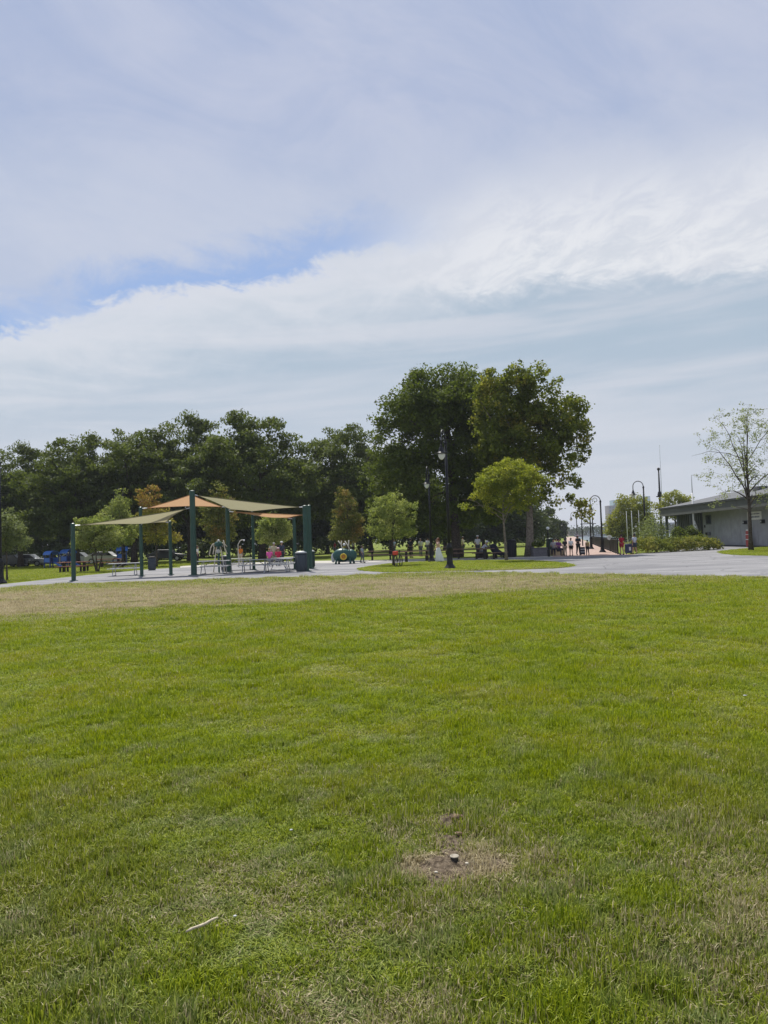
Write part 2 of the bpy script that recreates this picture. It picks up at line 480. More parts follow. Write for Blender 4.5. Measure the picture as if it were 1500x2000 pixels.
pl0, pr0 = G(1078, 1088.5), G(1243, 1083.5)
sheet('promenade', [pl0, G(1140, 1086.5), pr0, RAIL0 + Vector((0.5, 1.5, 0)), RAIL0 + HD * 500 + Vector((0.5, 0, 0)), pl0 + HD * 500], 0.02, brick_mat())

# ------------------------------------------------------------------ bare soil in the foreground
def soil_mask(x, y):
    """1 in the bare patch round the sprinkler head"""
    cx, cy = SPR.x, SPR.y
    d1 = ((x - cx - 0.0) / 0.17) ** 2 + ((y - cy + 0.05 + 0.03 * np.sin(x * 23)) / (0.062 + 0.02 * np.sin(x * 41 + 1))) ** 2
    up = np.abs(x - cx - 0.015 - 0.02 * np.sin(y * 9)) / 0.05; d2 = np.where((y > cy) & (y < cy + 0.62), up ** 2, 9)
    dn = np.abs(x - cx + 0.075) / 0.05; d3 = np.where((y < cy) & (y > cy - 0.32), dn ** 2, 9)
    return np.minimum(np.minimum(d1, d2), d3)
def make_soil():
    n, mm = 150, 150
    xs = np.linspace(SPR.x - 0.42, SPR.x + 0.42, n); ys = np.linspace(SPR.y - 0.5, SPR.y + 0.8, mm)
    X, Y = np.meshgrid(xs, ys)
    rg = np.random.default_rng(4)
    d = soil_mask(X, Y)
    h = np.zeros_like(X)
    for s_, a in ((9, 0.006), (23, 0.004), (60, 0.003)):
        for k in range(7):
            th = rg.uniform(0, 6.28); ph = rg.uniform(0, 6.28)
            h += a / 2.2 * np.sin((X * math.cos(th) + Y * math.sin(th)) * s_ * rg.uniform(.7, 1.4) * 2 + ph)
    h += rg.normal(0, 0.0015, X.shape)
    Z = np.where(d < 2.2, 0.010 + h * np.clip(1.4 - d * 0.5, 0, 1), -0.004)
    v = np.stack([X.ravel(), Y.ravel(), Z.ravel()], 1)
    i = np.arange((mm - 1) * n).reshape(mm - 1, n)[:, :-1].ravel()
    keep = (d[:-1, :-1].ravel() < 2.2)
    f = np.stack([i, i + 1, i + 1 + n, i + n], 1)[keep]
    me = mesh_np('soil', v, f)
    me.materials.append(mat('soil', (0.115, 0.085, 0.058), rough=0.95, var=0.45, scale=38, spec=0.1, bump=0.8, bscale=160, c2=(0.24, 0.19, 0.135)))
    o = bpy.data.objects.new('soil', me); col.objects.link(o)
    tag(o, kind='structure')
make_soil()

# ------------------------------------------------------------------ turf
def tuft_mesh(seed, n=34, rad=0.072, hmin=0.018, hmax=0.047, wid=0.0021, flat=0.0):
    r = np.random.default_rng(seed)
    V, F = [], []
    for i in range(n):
        a = r.uniform(0, 6.283); q = rad * math.sqrt(r.uniform())
        bx, by = q * math.cos(a), q * math.sin(a)
        h = r.uniform(hmin, hmax); lean = r.uniform(0.10, 0.75 + flat) * h; la = r.uniform(0, 6.283)
        lx, ly = math.cos(la), math.sin(la)
        fx, fy = -ly, lx
        wd = wid * r.uniform(0.7, 1.3)
        o = len(V)
        V += [(bx - fx * wd, by - fy * wd, -0.004), (bx + fx * wd, by + fy * wd, -0.004)]
        mx_, my_ = bx + lx * lean * 0.35, by + ly * lean * 0.35
        V += [(mx_ + fx * wd * 0.85, my_ + fy * wd * 0.85, h * 0.62), (mx_ - fx * wd * 0.85, my_ - fy * wd * 0.85, h * 0.62)]
        V += [(bx + lx * lean, by + ly * lean, h * (1.0 - 0.25 * flat))]
        F += [(o, o + 1, o + 2, o + 3), (o + 3, o + 2, o + 4)]
    me = bpy.data.meshes.new('tuft'); me.from_pydata(V, [], F)
    return me

def make_turf():
    rg = np.random.default_rng(11)
    pts, scl = [], []
    fx = np.array([p.x for p in FRONT]); fy = np.array([p.y for p in FRONT])
    order = np.argsort(fx); fx, fy = fx[order], fy[order]
    ys = np.linspace(1.7, 38, 400)
    def D(y): return 430.0 * np.minimum(1.0, (5.0 / y)) ** 1.45
    wds = 1.30 * ys + 3.2
    cum = np.cumsum(D(ys) * wds) * (ys[1] - ys[0]); total = int(cum[-1])
    y = np.interp(rg.uniform(0, cum[-1], total), cum, ys)
    x = rg.uniform(-0.5, 0.5, total) * (1.30 * y + 3.2)
    keep = (y < np.interp(x, fx, fy) + 0.03) & ((soil_mask(x, y) > 1.5) | (rg.uniform(0, 1, total) < 0.28))
    x, y = x[keep], y[keep]
    s = (430.0 / D(y)) ** 0.40
    # height of the sward varies from place to place
    hh = np.zeros_like(x)
    for k in range(10):
        th = rg.uniform(0, 6.28); fq = rg.uniform(1.2, 7.0)
        hh += np.sin((x * math.cos(th) + y * math.sin(th)) * fq + rg.uniform(0, 6.28)) / 10 ** 0.5
    for k in range(8):
        th = rg.uniform(0, 6.28); fq = rg.uniform(14.0, 30.0)
        hh += 0.8 * np.sin((x * math.cos(th) + y * math.sin(th)) * fq + rg.uniform(0, 6.28)) / 8 ** 0.5
    sz = np.clip(1.0 + 0.42 * hh, 0.4, 1.7) * (1 + (s - 1) * 0.42)
    sm_ = soil_mask(x, y)
    sz *= np.where(sm_ < 2.6, 0.6, 1.0); sz *= np.where(sm_ < 1.5, 0.5, 1.0); s = s * np.where(sm_ < 1.5, 0.6, 1.0)
    # the turf of the island, the verge and the picnic lawn beyond the path
    back_lawn = [G(*p) for p in [(-160, 1150), (0, 1141), (120, 1128), (200, 1120), (290, 1111.5), (352, 1105.5), (480, 1099), (600, 1096), (600, 1092), (300, 1098), (100, 1103), (-160, 1110)]]
    for poly, dens in ((ISLAND, 26), (WEDGE, 20), (back_lawn, 9)):
        qx = np.array([p.x for p in poly]); qy = np.array([p.y for p in poly])
        m_ = int((qx.max() - qx.min()) * (qy.max() - qy.min()) * dens)
        tx, ty = rg.uniform(qx.min(), qx.max(), m_), rg.uniform(qy.min(), qy.max(), m_)
        ins = np.zeros(m_, bool)
        for i in range(len(qx)):
            j = i - 1
            with np.errstate(divide='ignore', invalid='ignore'):
                ins ^= ((qy[i] > ty) != (qy[j] > ty)) & (tx < (qx[j] - qx[i]) * (ty - qy[i]) / (qy[j] - qy[i]) + qx[i])
        tx, ty = tx[ins], ty[ins]
        x, y = np.concatenate([x, tx]), np.concatenate([y, ty])
        s = np.concatenate([s, np.full(len(tx), 2.9)]); sz = np.concatenate([sz, rg.uniform(1.2, 2.2, len(tx))])
    n = len(x)
    me = bpy.data.meshes.new('grass')
    me.vertices.add(n)
    me.vertices.foreach_set('co', np.stack([x, y, np.full(n, 0.002)], 1).astype(np.float32).ravel())
    sv = me.attributes.new('tuft_scale', 'FLOAT_VECTOR', 'POINT')
    sv.data.foreach_set('vector', np.stack([s, s, sz], 1).astype(np.float32).ravel())
    rv = me.attributes.new('tuft_turn', 'FLOAT', 'POINT'); rv.data.foreach_set('value', rg.uniform(0, 6.283, n).astype(np.float32))
    iv = me.attributes.new('tuft_kind', 'INT', 'POINT'); iv.data.foreach_set('value', rg.integers(0, 8, n).astype(np.int32))
    me.update()
    o = bpy.data.objects.new('grass', me); col.objects.link(o)
    tag(o, 'short sunlit grass of the lawn with straw coloured dry patches', 'grass', kind='stuff')
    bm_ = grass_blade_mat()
    tufts = bpy.data.collections.new('tuft_library')
    for k in range(8):
        tm = tuft_mesh(k, n=50 if k < 6 else 38, flat=0.0 if k < 5 else 0.8, hmax=0.047 if k != 4 else 0.062)
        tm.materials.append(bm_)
        tufts.objects.link(bpy.data.objects.new('tuft', tm))
    ng = bpy.data.node_groups.new('turf', 'GeometryNodeTree')
    ng.interface.new_socket('Geometry', in_out='INPUT', socket_type='NodeSocketGeometry')
    ng.interface.new_socket('Geometry', in_out='OUTPUT', socket_type='NodeSocketGeometry')
    nn, L = ng.nodes, ng.links
    gi, go = nn.new('NodeGroupInput'), nn.new('NodeGroupOutput')
    iop = nn.new('GeometryNodeInstanceOnPoints'); ci = nn.new('GeometryNodeCollectionInfo')
    ci.inputs['Collection'].default_value = tufts
    ci.inputs['Separate Children'].default_value = True
    ci.inputs['Reset Children'].default_value = True
    iop.inputs['Pick Instance'].default_value = True
    def attr(nm, typ):
        a = nn.new('GeometryNodeInputNamedAttribute'); a.data_type = typ; a.inputs['Name'].default_value = nm; return a.outputs['Attribute']
    L.new(gi.outputs[0], iop.inputs['Points']); L.new(ci.outputs[0], iop.inputs['Instance'])
    L.new(attr('tuft_kind', 'INT'), iop.inputs['Instance Index'])
    cx = nn.new('ShaderNodeCombineXYZ'); L.new(attr('tuft_turn', 'FLOAT'), cx.inputs[2])
    L.new(cx.outputs[0], iop.inputs['Rotation']); L.new(attr('tuft_scale', 'FLOAT_VECTOR'), iop.inputs['Scale'])
    L.new(iop.outputs[0], go.inputs[0])
    md = o.modifiers.new('turf', 'NODES'); md.node_group = ng
make_turf()

# ------------------------------------------------------------------ trees
BARK = mat('bark_dark', (0.075, 0.06, 0.048), rough=0.95, var=0.45, scale=9, spec=0.1, bump=0.8, bscale=22)
BARK2 = mat('bark_grey', (0.19, 0.16, 0.13), rough=0.95, var=0.4, scale=7, spec=0.1, bump=0.7, bscale=25)

def leaves_np(rg, centres, radii, counts, size, flat=0.7, up=0.5, asp=0.62):
    """leaf blades (folded rhombs) gathered round cluster centres"""
    C = np.repeat(centres, counts, 0); Rr = np.repeat(radii, counts)
    n = len(C)
    d = rg.normal(0, 1, (n, 3)); d /= np.linalg.norm(d, axis=1)[:, None] + 1e-9
    q = rg.uniform(0, 1, n) ** 0.33
    P = C + d * (q * Rr)[:, None] * np.array([1, 1, flat])
    ax = rg.normal(0, 1, (n, 3)); ax[:, 2] -= 0.35; ax /= np.linalg.norm(ax, axis=1)[:, None]
    nr = rg.normal(0, 0.75, (n, 3)) + d * 1.1; nr[:, 2] += up * 2.0
    sd_ = np.cross(ax, nr); sd_ /= np.linalg.norm(sd_, axis=1)[:, None] + 1e-9
    nm = np.cross(sd_, ax)
    L = size * rg.uniform(0.6, 1.3, n)[:, None]; W = L * asp * 0.5
    v = np.empty((n, 4, 3))
    v[:, 0] = P - ax * L * 0.5
    v[:, 1] = P + sd_ * W + nm * W * 0.35
    v[:, 2] = P + ax * L * 0.5
    v[:, 3] = P - sd_ * W + nm * W * 0.35
    f = np.arange(n * 4).reshape(n, 4)
    return v.reshape(-1, 3), f

def make_tree(name, label, loc, lobes, trunk_r, leaf_m, n_leaf, leaf=0.2, clus=0.55, seed=0, bark=BARK, forks=5, fork_z=0.3,
              flat=0.7, group=None, stems=1, per=42, up=0.5, bare=0.0, lean=(0, 0), asp=0.62, shell=0.45, cat='tree', flare=1.35, twig=1.0, spray=1.6):
    """lobes: (x, y, z, rx, ry, rz, weight) in metres about the foot of the trunk"""
    rg = np.random.default_rng(seed); rd = random.Random(seed)
    root = thing(name, label, cat, loc, 0.0, group)
    lob = np.array([l if len(l) == 7 else (*l, 1.0) for l in lobes], float)
    tuftl = []                                   # smaller sprays standing out of the main masses
    for l in lob:
        for _ in range(5):
            dv = rg.normal(0, 1, 3); dv[2] = dv[2] * 0.8 + 0.25; dv /= np.linalg.norm(dv)
            g_ = rg.uniform(0.20, 0.40)
            tuftl.append((*(l[:3] + dv * l[3:6] * rg.uniform(0.9, 1.14)), *(l[3:6] * g_), l[6] * spray))
    lob = np.vstack([lob, np.array(tuftl)])
    vol = lob[:, 3] * lob[:, 4] * lob[:, 5] ** 0.6 * lob[:, 6]
    H = (lob[:, 2] + lob[:, 5]).max(); z0 = (lob[:, 2] - lob[:, 5]).min()
    ncl = max(12, int(n_leaf / per))
    which = rg.choice(len(lob), ncl, p=vol / vol.sum())
    d = rg.normal(0, 1, (ncl, 3)); d /= np.linalg.norm(d, axis=1)[:, None]
    q = rg.uniform(shell, 1.0, ncl) ** 0.6
    wob = 1.0 + 0.16 * np.sin(d[:, 0] * 5 + which) * np.cos(d[:, 2] * 6 + seed)
    cen = lob[which, :3] + d * lob[which, 3:6] * (q * wob)[:, None]
    cen[:, 2] = np.maximum(cen[:, 2], 0.35)
    # skeleton: trunk, limbs towards the lobes, branches to the clusters
    zf = fork_z * H
    nodes = []
    wood = MB()
    cx, cy = lob[:, 0].mean() * 0.3, lob[:, 1].mean() * 0.3
    for s_ in range(stems):
        ang = 2 * math.pi * s_ / max(stems, 1) + seed
        ox, oy = (0.05 * math.cos(ang) * (stems > 1), 0.05 * math.sin(ang) * (stems > 1))
        sp = 0.16 * H * (stems > 1)
        path, rr = [], []
        K = 8
        zt = 0.72 * H if stems == 1 else 0.6 * H
        for i in range(K + 1):
            t = i / K
            path.append(Vector((ox + sp * t * math.cos(ang) + cx * t + lean[0] * t + 0.02 * H * 0.5 * math.sin(t * 5 + seed) * t,
                                oy + sp * t * math.sin(ang) + cy * t + lean[1] * t, -0.1 + zt * t)))
            rr.append(trunk_r * (flare if i == 0 else 1.0) * (1 - 0.86 * t) + 0.006)
        wood.tube(path, rr, 10)
        for i, p in enumerate(path):
            if p.z > zf * 0.8: nodes.append((p, rr[i]))
        for k in range(forks):
            t = min(0.95, (zf + (zt - zf) * (k / max(forks, 1)) * 0.8) / zt)
            i = min(K - 1, int(t * K)); b = path[i].lerp(path[i + 1], t * K - i)
            l = lob[rd.randrange(len(lob))]
            tgt = Vector((l[0] + rd.uniform(-.6, .6) * l[3], l[1] + rd.uniform(-.6, .6) * l[4], max(b.z + 0.05 * H, l[2] + rd.uniform(-.2, .6) * l[5])))
            r0 = (trunk_r * (1 - 0.86 * t)) * 0.62 + 0.004
            lp, lr = [], []
            for j in range(7):
                u = j / 6
                pp = b.lerp(tgt, u); pp.z += 0.06 * H * math.sin(math.pi * u) * 0.6
                pp += Vector((rd.uniform(-1, 1), rd.uniform(-1, 1), rd.uniform(-1, 1))) * 0.012 * H * u
                lp.append(pp); lr.append(r0 * (1 - 0.8 * u))
            wood.tube(lp, lr, 7, caps=False)
            nodes += [(a, b_) for a, b_ in zip(lp[2:], lr[2:])]
    # branches grow node by node, nearest clusters first
    NP = np.array([tuple(n_[0]) for n_ in nodes]); NR = [n_[1] for n_ in nodes]
    order = np.argsort(((cen[:, None, :] - NP[None]) ** 2).sum(2).min(1))
    NPl = [tuple(p) for p in NP]
    arr = np.zeros((len(NPl) + len(cen) * 2, 3)); arr[:len(NPl)] = NP; cnt = len(NPl)
    for ci in order:
        c = cen[ci]
        dd = ((arr[:cnt] - c) ** 2).sum(1) + np.where(arr[:cnt, 2] > c[2] + 0.2, 1.5, 0)
        j = int(dd.argmin()); a = Vector(arr[j]); b = Vector(c)
        if (b - a).length > 0.12:
            r0 = min(NR[j] * 0.6, 0.012 * twig + 0.010 * twig * (b - a).length); r1 = max(0.004 * twig, r0 * 0.35)
            mid = a.lerp(b, 0.5) + Vector((rd.uniform(-1, 1), rd.uniform(-1, 1), 0.6)) * 0.06 * (b - a).length
            wood.tube([a, mid, b], [r0, (r0 + r1) / 2, r1], 4, caps=False)
            arr[cnt] = mid; NR.append((r0 + r1) / 2); arr[cnt + 1] = b; NR.append(r1); cnt += 2
    wood.build('trunk', bark, root, smooth=True)
    full = rg.uniform(0, 1, ncl) >= bare
    counts = np.where(full, rg.poisson(per, ncl), rg.poisson(per * 0.2, ncl))
    rad = clus * rg.uniform(0.65, 1.35, ncl)
    v, f = leaves_np(rg, cen, rad, counts, leaf, flat, up, asp)
    v[:, 2] = np.maximum(v[:, 2], 0.15)
    me = mesh_np('crown', v, f); me.materials.append(leaf_m)
    o = bpy.data.objects.new('crown', me); col.objects.link(o); o.parent = root
    return root

def lobes_px(base, Y, L):
    """lobes measured in the photograph -> metres about the foot; (px, py, half width, half height[, weight[, depth shift]])"""
    out = []; k = Y / FPX
    for l in L:
        c = T(l[0], l[1], Y)
        wgt = l[4] if len(l) > 4 else 1.0; dy_ = l[5] if len(l) > 5 else 0.0
        out.append((c.x - base.x, dy_, c.z, l[2] * k, (l[2] + l[3]) / 2 * k, l[3] * k, wgt))
    return out
def ptree(name, label, bx, by, L, **kw):
    b = G(bx, by)
    return make_tree(name, label, b, lobes_px(b, b.y, L), **kw)

LM_LOCUST = leaf_mat('leaf_locust', (0.034, 0.056, 0.013), (0.13, 0.165, 0.032), trans=0.38)
LM_DARK = leaf_mat('leaf_dark', (0.032, 0.056, 0.010), (0.135, 0.175, 0.024), trans=0.38)
LM_PLANE = leaf_mat('leaf_plane', (0.045, 0.072, 0.011), (0.19, 0.225, 0.030), accent=(0.28, 0.25, 0.04), acc=0.10, trans=0.44)
LM_YEL = leaf_mat('leaf_yellow_green', (0.085, 0.125, 0.015), (0.30, 0.335, 0.035), accent=(0.40, 0.39, 0.05), acc=0.16, trans=0.45)
LM_YOUNG = leaf_mat('leaf_young', (0.085, 0.125, 0.025), (0.27, 0.32, 0.085), accent=(0.36, 0.38, 0.13), acc=0.22, trans=0.42)
LM_OLIVE = leaf_mat('leaf_olive', (0.07, 0.09, 0.02), (0.18, 0.20, 0.045), accent=(0.30, 0.19, 0.055), acc=0.18, trans=0.38)
LM_AUTUMN = leaf_mat('leaf_autumn', (0.14, 0.15, 0.025), (0.38, 0.37, 0.06), accent=(0.27, 0.12, 0.05), acc=0.2, trans=0.38, acc_z=(4.4, 5.4))
LM_GREY = leaf_mat('leaf_greyish', (0.08, 0.105, 0.04), (0.22, 0.26, 0.11), trans=0.38)
LM_PIER = leaf_mat('leaf_pier', (0.10, 0.13, 0.02), (0.32, 0.33, 0.06), trans=0.44)
LM_AIRY = leaf_mat('leaf_airy', (0.11, 0.14, 0.06), (0.30, 0.34, 0.16), trans=0.42)
LM_FAR = leaf_mat('leaf_far', (0.035, 0.052, 0.016), (0.075, 0.10, 0.03), trans=0.28)
LM_HEDGE = leaf_mat('leaf_hedge', (0.075, 0.115, 0.02), (0.19, 0.21, 0.035), accent=(0.30, 0.28, 0.06), acc=0.2, trans=0.35)

# the two great trees
ptree('shade_tree', 'great dark green maple with broad rounded crown rising behind the tall hooked lamp', 893, 1088,
      [(855, 775, 70, 62, 1.2), (795, 840, 55, 75), (875, 850, 85, 90, 1.1), (940, 790, 55, 65), (775, 930, 48, 75), (840, 940, 90, 80),
       (925, 900, 70, 90), (800, 1000, 62, 38, .8), (880, 1005, 80, 34, .7), (750, 990, 30, 40, .6), (945, 985, 60, 40, .7), (745, 930, 32, 60, .8), (770, 1010, 50, 34, .8), (905, 760, 55, 50, 1.), (830, 800, 70, 70, 1.), (955, 930, 55, 60, 1.), (960, 840, 45, 60, .8)],
      trunk_r=0.46, leaf_m=LM_DARK, n_leaf=80000, leaf=0.26, clus=0.85, seed=5, forks=11, fork_z=0.24, per=85)
ptree('plane_tree', 'tall olive green plane tree with ragged crown trailing over the harbour walk', 1034, 1087,
      [(1000, 770, 46, 52), (972, 800, 45, 62, 1.), (962, 758, 34, 36, 1.2), (965, 870, 45, 60, .8), (1055, 775, 45, 58), (1085, 825, 50, 50), (1115, 815, 32, 45, .7), (1040, 860, 72, 70, 1.1), (1105, 885, 40, 50, .8),
       (990, 880, 60, 70), (1075, 945, 42, 36, .55), (1110, 950, 22, 30, .3), (1085, 985, 30, 14, .22), (1018, 960, 50, 40, .6), (1132, 838, 16, 26, .25), (1122, 968, 12, 9, 3.), (1136, 984, 13, 9, 4.), (1148, 1004, 8, 9, 4.), (1132, 1010, 6, 8, 3.)],
      trunk_r=0.33, leaf_m=LM_PLANE, n_leaf=40000, leaf=0.26, clus=0.55, seed=8, forks=12, fork_z=0.3, per=40, bark=BARK2, bare=0.06, shell=0.3)
# young trees on the island and round the splash pad
ptree('young_tree', 'yellow green flat topped young tree on the grass island', 989, 1096,
      [(995, 925, 58, 30, 1.3), (965, 940, 36, 30), (1035, 945, 30, 34), (990, 965, 52, 28), (1020, 985, 32, 22, .6), (975, 990, 30, 16, .5), (915, 990, 17, 14, .5), (905, 980, 12, 8, .3)],
      trunk_r=0.10, leaf_m=LM_YEL, n_leaf=20000, leaf=0.125, clus=0.30, seed=21, forks=9, fork_z=0.38, flat=0.55, up=0.9, per=36, bark=BARK2, twig=0.7)
ptree('young_tree', 'pale green rounded young tree beside the bicycle on the island tip', 769, 1105,
      [(765, 985, 36, 24, 1.0), (740, 1010, 26, 26), (790, 1005, 26, 30), (765, 1035, 42, 22), (735, 1040, 18, 16, .6), (798, 1035, 16, 14, .6)],
      trunk_r=0.085, leaf_m=LM_YOUNG, n_leaf=7000, leaf=0.13, clus=0.26, seed=22, forks=8, fork_z=0.35, per=26, bark=BARK, stems=1, twig=0.7, bare=0.1)
ptree('young_tree', 'narrow cone shaped olive tree behind the green spray turtle', 679, 1096,
      [(676, 958, 10, 16, .5), (677, 985, 19, 22), (679, 1015, 27, 24, 1.2), (678, 1042, 29, 20, 1.2)],
      trunk_r=0.085, leaf_m=LM_OLIVE, n_leaf=8500, leaf=0.15, clus=0.34, seed=23, forks=8, fork_z=0.3, per=34, twig=0.7)
ptree('young_tree', 'small yellow green young tree seen under the right hand shade sail', 543, 1101,
      [(535, 1020, 26, 16), (520, 1035, 20, 16, .7), (552, 1038, 20, 18), (535, 1052, 26, 12)],
      trunk_r=0.08, leaf_m=LM_YOUNG, n_leaf=6000, leaf=0.17, clus=0.36, seed=24, forks=7, fork_z=0.4, per=30, twig=0.7)
ptree('young_tree', 'upright green young tree showing above the olive sail by the tallest post', 427, 1103,
      [(425, 955, 16, 18, .6), (427, 985, 28, 24), (425, 1015, 34, 26, 1.2), (430, 1045, 32, 20)],
      trunk_r=0.09, leaf_m=LM_OLIVE, n_leaf=8500, leaf=0.17, clus=0.36, seed=25, forks=8, fork_z=0.3, per=32, twig=0.7)
ptree('young_tree', 'young tree with rusty orange top and yellow lower leaves', 306, 1107,
      [(293, 965, 20, 18, .8), (295, 992, 26, 20), (300, 1020, 34, 20, 1.2), (310, 1045, 36, 18, 1.1), (330, 1030, 16, 16, .5)],
      trunk_r=0.08, leaf_m=LM_AUTUMN, n_leaf=8500, leaf=0.17, clus=0.34, seed=26, forks=8, fork_z=0.35, per=30, twig=0.7)
ptree('young_tree', 'tall pointed light green tree behind the hooked lamp of the splash pad', 240, 1108,
      [(234, 962, 9, 14, .45), (232, 985, 20, 18), (225, 1010, 34, 20, 1.1), (245, 1035, 36, 24, 1.1)],
      trunk_r=0.09, leaf_m=LM_YOUNG, n_leaf=8000, leaf=0.17, clus=0.36, seed=27, forks=8, fork_z=0.3, per=30, twig=0.7)
ptree('young_tree', 'spreading many stemmed green tree beside the wooden picnic tables', 190, 1117,
      [(185, 1025, 34, 17), (165, 1045, 24, 22), (215, 1045, 30, 22), (190, 1062, 42, 16)],
      trunk_r=0.06, leaf_m=LM_YOUNG, n_leaf=8000, leaf=0.155, clus=0.32, seed=28, forks=6, fork_z=0.3, per=30, stems=3, twig=0.7)
ptree('young_tree', 'greyish small leaved young tree beside the lamp at the path edge', 14, 1134,
      [(12, 1015, 24, 18), (28, 1040, 24, 20), (5, 1055, 26, 20), (38, 1062, 18, 14, .8), (-20, 1035, 24, 26, .7)],
      trunk_r=0.055, leaf_m=LM_GREY, n_leaf=5200, leaf=0.13, clus=0.28, seed=29, forks=7, fork_z=0.35, per=24, twig=0.7)
ptree('street_tree', 'sparse fine leaved tree with open upswept branches in front of the grey pavilion', 1467, 1075.5,
      [(1452, 845, 55, 48, .9), (1400, 865, 38, 45, .6), (1500, 850, 55, 55, .8), (1425, 925, 50, 40, .9), (1385, 930, 26, 25, .4), (1490, 930, 60, 45, .9), (1545, 900, 40, 60, .7), (1430, 975, 45, 16, .45), (1510, 975, 40, 18, .5), (1465, 800, 30, 18, .4)],
      trunk_r=0.15, leaf_m=LM_AIRY, n_leaf=5600, leaf=0.15, clus=0.34, seed=31, forks=16, fork_z=0.24, per=11, bark=BARK, shell=0.2, asp=0.5, twig=1.8)
ptree('round_tree', 'bushy round green tree behind the white flagpoles on the pier', 1235, 1061,
      [(1232, 990, 34, 20), (1215, 1012, 26, 24), (1252, 1010, 28, 26), (1235, 1030, 44, 24), (1208, 1036, 22, 18), (1266, 1030, 18, 24, .8), (1222, 980, 16, 12, .6), (1236, 973, 10, 9, .35), (1245, 1050, 40, 12, .6)],
      trunk_r=0.12, leaf_m=LM_PIER, n_leaf=15000, leaf=0.28, clus=0.6, seed=33, forks=8, fork_z=0.25, per=30)
ptree('roofline_tree', 'small loose crowned tree showing above the pavilion roof edge', 1322, 1058,
      [(1315, 972, 22, 10), (1335, 978, 16, 9), (1300, 990, 16, 12), (1325, 1000, 26, 14)],
      trunk_r=0.14, leaf_m=LM_PIER, n_leaf=4200, leaf=0.3, clus=0.6, seed=34, forks=8, fork_z=0.3, per=24)

# ------------------------------------------------------------------ the row of locust trees
def locust(seed, n=40000):
    rd = random.Random(seed)
    lob = [(0, 0, 10.0, 2.7, 2.7, 1.7, 1.1)]
    for k in range(7):
        a = 2 * math.pi * k / 7 + rd.uniform(-.3, .3); q = rd.uniform(2.6, 4.0)
        lob.append((q * math.cos(a), q * math.sin(a), rd.uniform(6.6, 8.9), rd.uniform(2.0, 2.8), rd.uniform(2.0, 2.8), rd.uniform(1.1, 1.7), 1.0))
    for k in range(9):
        a = 2 * math.pi * k / 9 + rd.uniform(-.4, .4); q = rd.uniform(3.0, 4.8)
        lob.append((q * math.cos(a), q * math.sin(a), rd.uniform(3.4, 6.4), rd.uniform(1.8, 2.6), rd.uniform(1.8, 2.6), rd.uniform(.9, 1.4), .85))
    return make_tree('locust_tree', 'locust', (0, 0, 0), lob, trunk_r=0.30, leaf_m=LM_LOCUST, n_leaf=n, leaf=0.29, clus=0.72, seed=seed,
                     forks=14, fork_z=0.24, flat=0.5, per=60, up=0.9, asp=0.5, shell=0.35, group='locust trees behind the splash pad')
LOC = [locust(41), locust(42), locust(43)]
LOC_PLACES = [  # (px of trunk, depth, px of top, label, turn, widen)
    (-75, 70, 892, 'dark feathery locust tree at the open end of the row by the path', 0.3, 1.05),
    (40, 74, 872, 'dark feathery locust tree over the dark parked cars', 1.2, 1.0),
    (150, 71, 846, 'dark feathery locust tree over the blue play houses', 2.6, 1.0),
    (262, 73, 834, 'dark feathery locust tree behind the rusty topped young tree', 4.0, 1.0),
    (372, 76, 816, 'dark feathery locust tree rising behind the tallest canopy post', 0.9, 1.0),
    (512, 72, 806, 'tallest dark feathery locust tree of the row, over the right hand sails', 5.1, 1.05),
    (678, 79, 828, 'dark feathery locust tree between the splash pad and the great maple', 3.2, 1.05),
    (765, 82, 870, 'dark feathery locust tree half hidden by the great maple', 2.0, 1.0),
]
for i, (px, Y, top, lab, turn, wd) in enumerate(LOC_PLACES):
    o = LOC[i] if i < 3 else copy_tree(LOC[i % 3])
    Y += 9; base_ = T(px, 1070, Y); h = T(px, top, Y).z / 11.9
    o.location = (base_.x, Y, 0); o.rotation_euler = (0, 0, turn); o.scale = (h * wd * 0.9, h * wd * 0.9, h)
    o['label'] = lab
# second row further back, crowns reaching low
def backtree(seed):
    rd = random.Random(seed)
    lob = [(0, 0, 6.0, 3.4, 3.4, 2.8, 1.2), (0, 0, 2.6, 3.6, 3.6, 1.5, 1.2)]
    for k in range(6):
        a = 2 * math.pi * k / 6 + rd.uniform(-.3, .3)
        lob.append((2.6 * math.cos(a), 2.6 * math.sin(a), rd.uniform(3.0, 6.0), 2.0, 2.0, 1.5, 1.0))
    return make_tree('background_tree', 'b', (0, 0, 0), lob, trunk_r=0.24, leaf_m=LM_FAR, n_leaf=15000, leaf=0.40, clus=0.95, seed=seed, forks=9, fork_z=0.2,
                     per=34, shell=0.3, group='trees standing behind the locust row')
BT = [backtree(51), backtree(52)]
BLAB = ['past the open end of the row by the path', 'behind the pale flat roofed shed', 'behind the first blue play house', 'behind the white parked car', 'behind the rusty topped young tree',
        'behind the tallest canopy post', 'behind the person in orange', 'behind the short post at the orange sail tip', 'behind the litter bin posts', 'behind the spray turtle',
        'behind the pale young tree on the island', 'behind the second hooked lamp', 'behind the leaning figure in grey', 'behind the large black litter bin']
bplaces = [(-90, 96), (-10, 100), (105, 98), (205, 102), (300, 97), (395, 104), (470, 99), (575, 98), (640, 103), (725, 98), (800, 104), (870, 97), (945, 104), (1005, 108)]
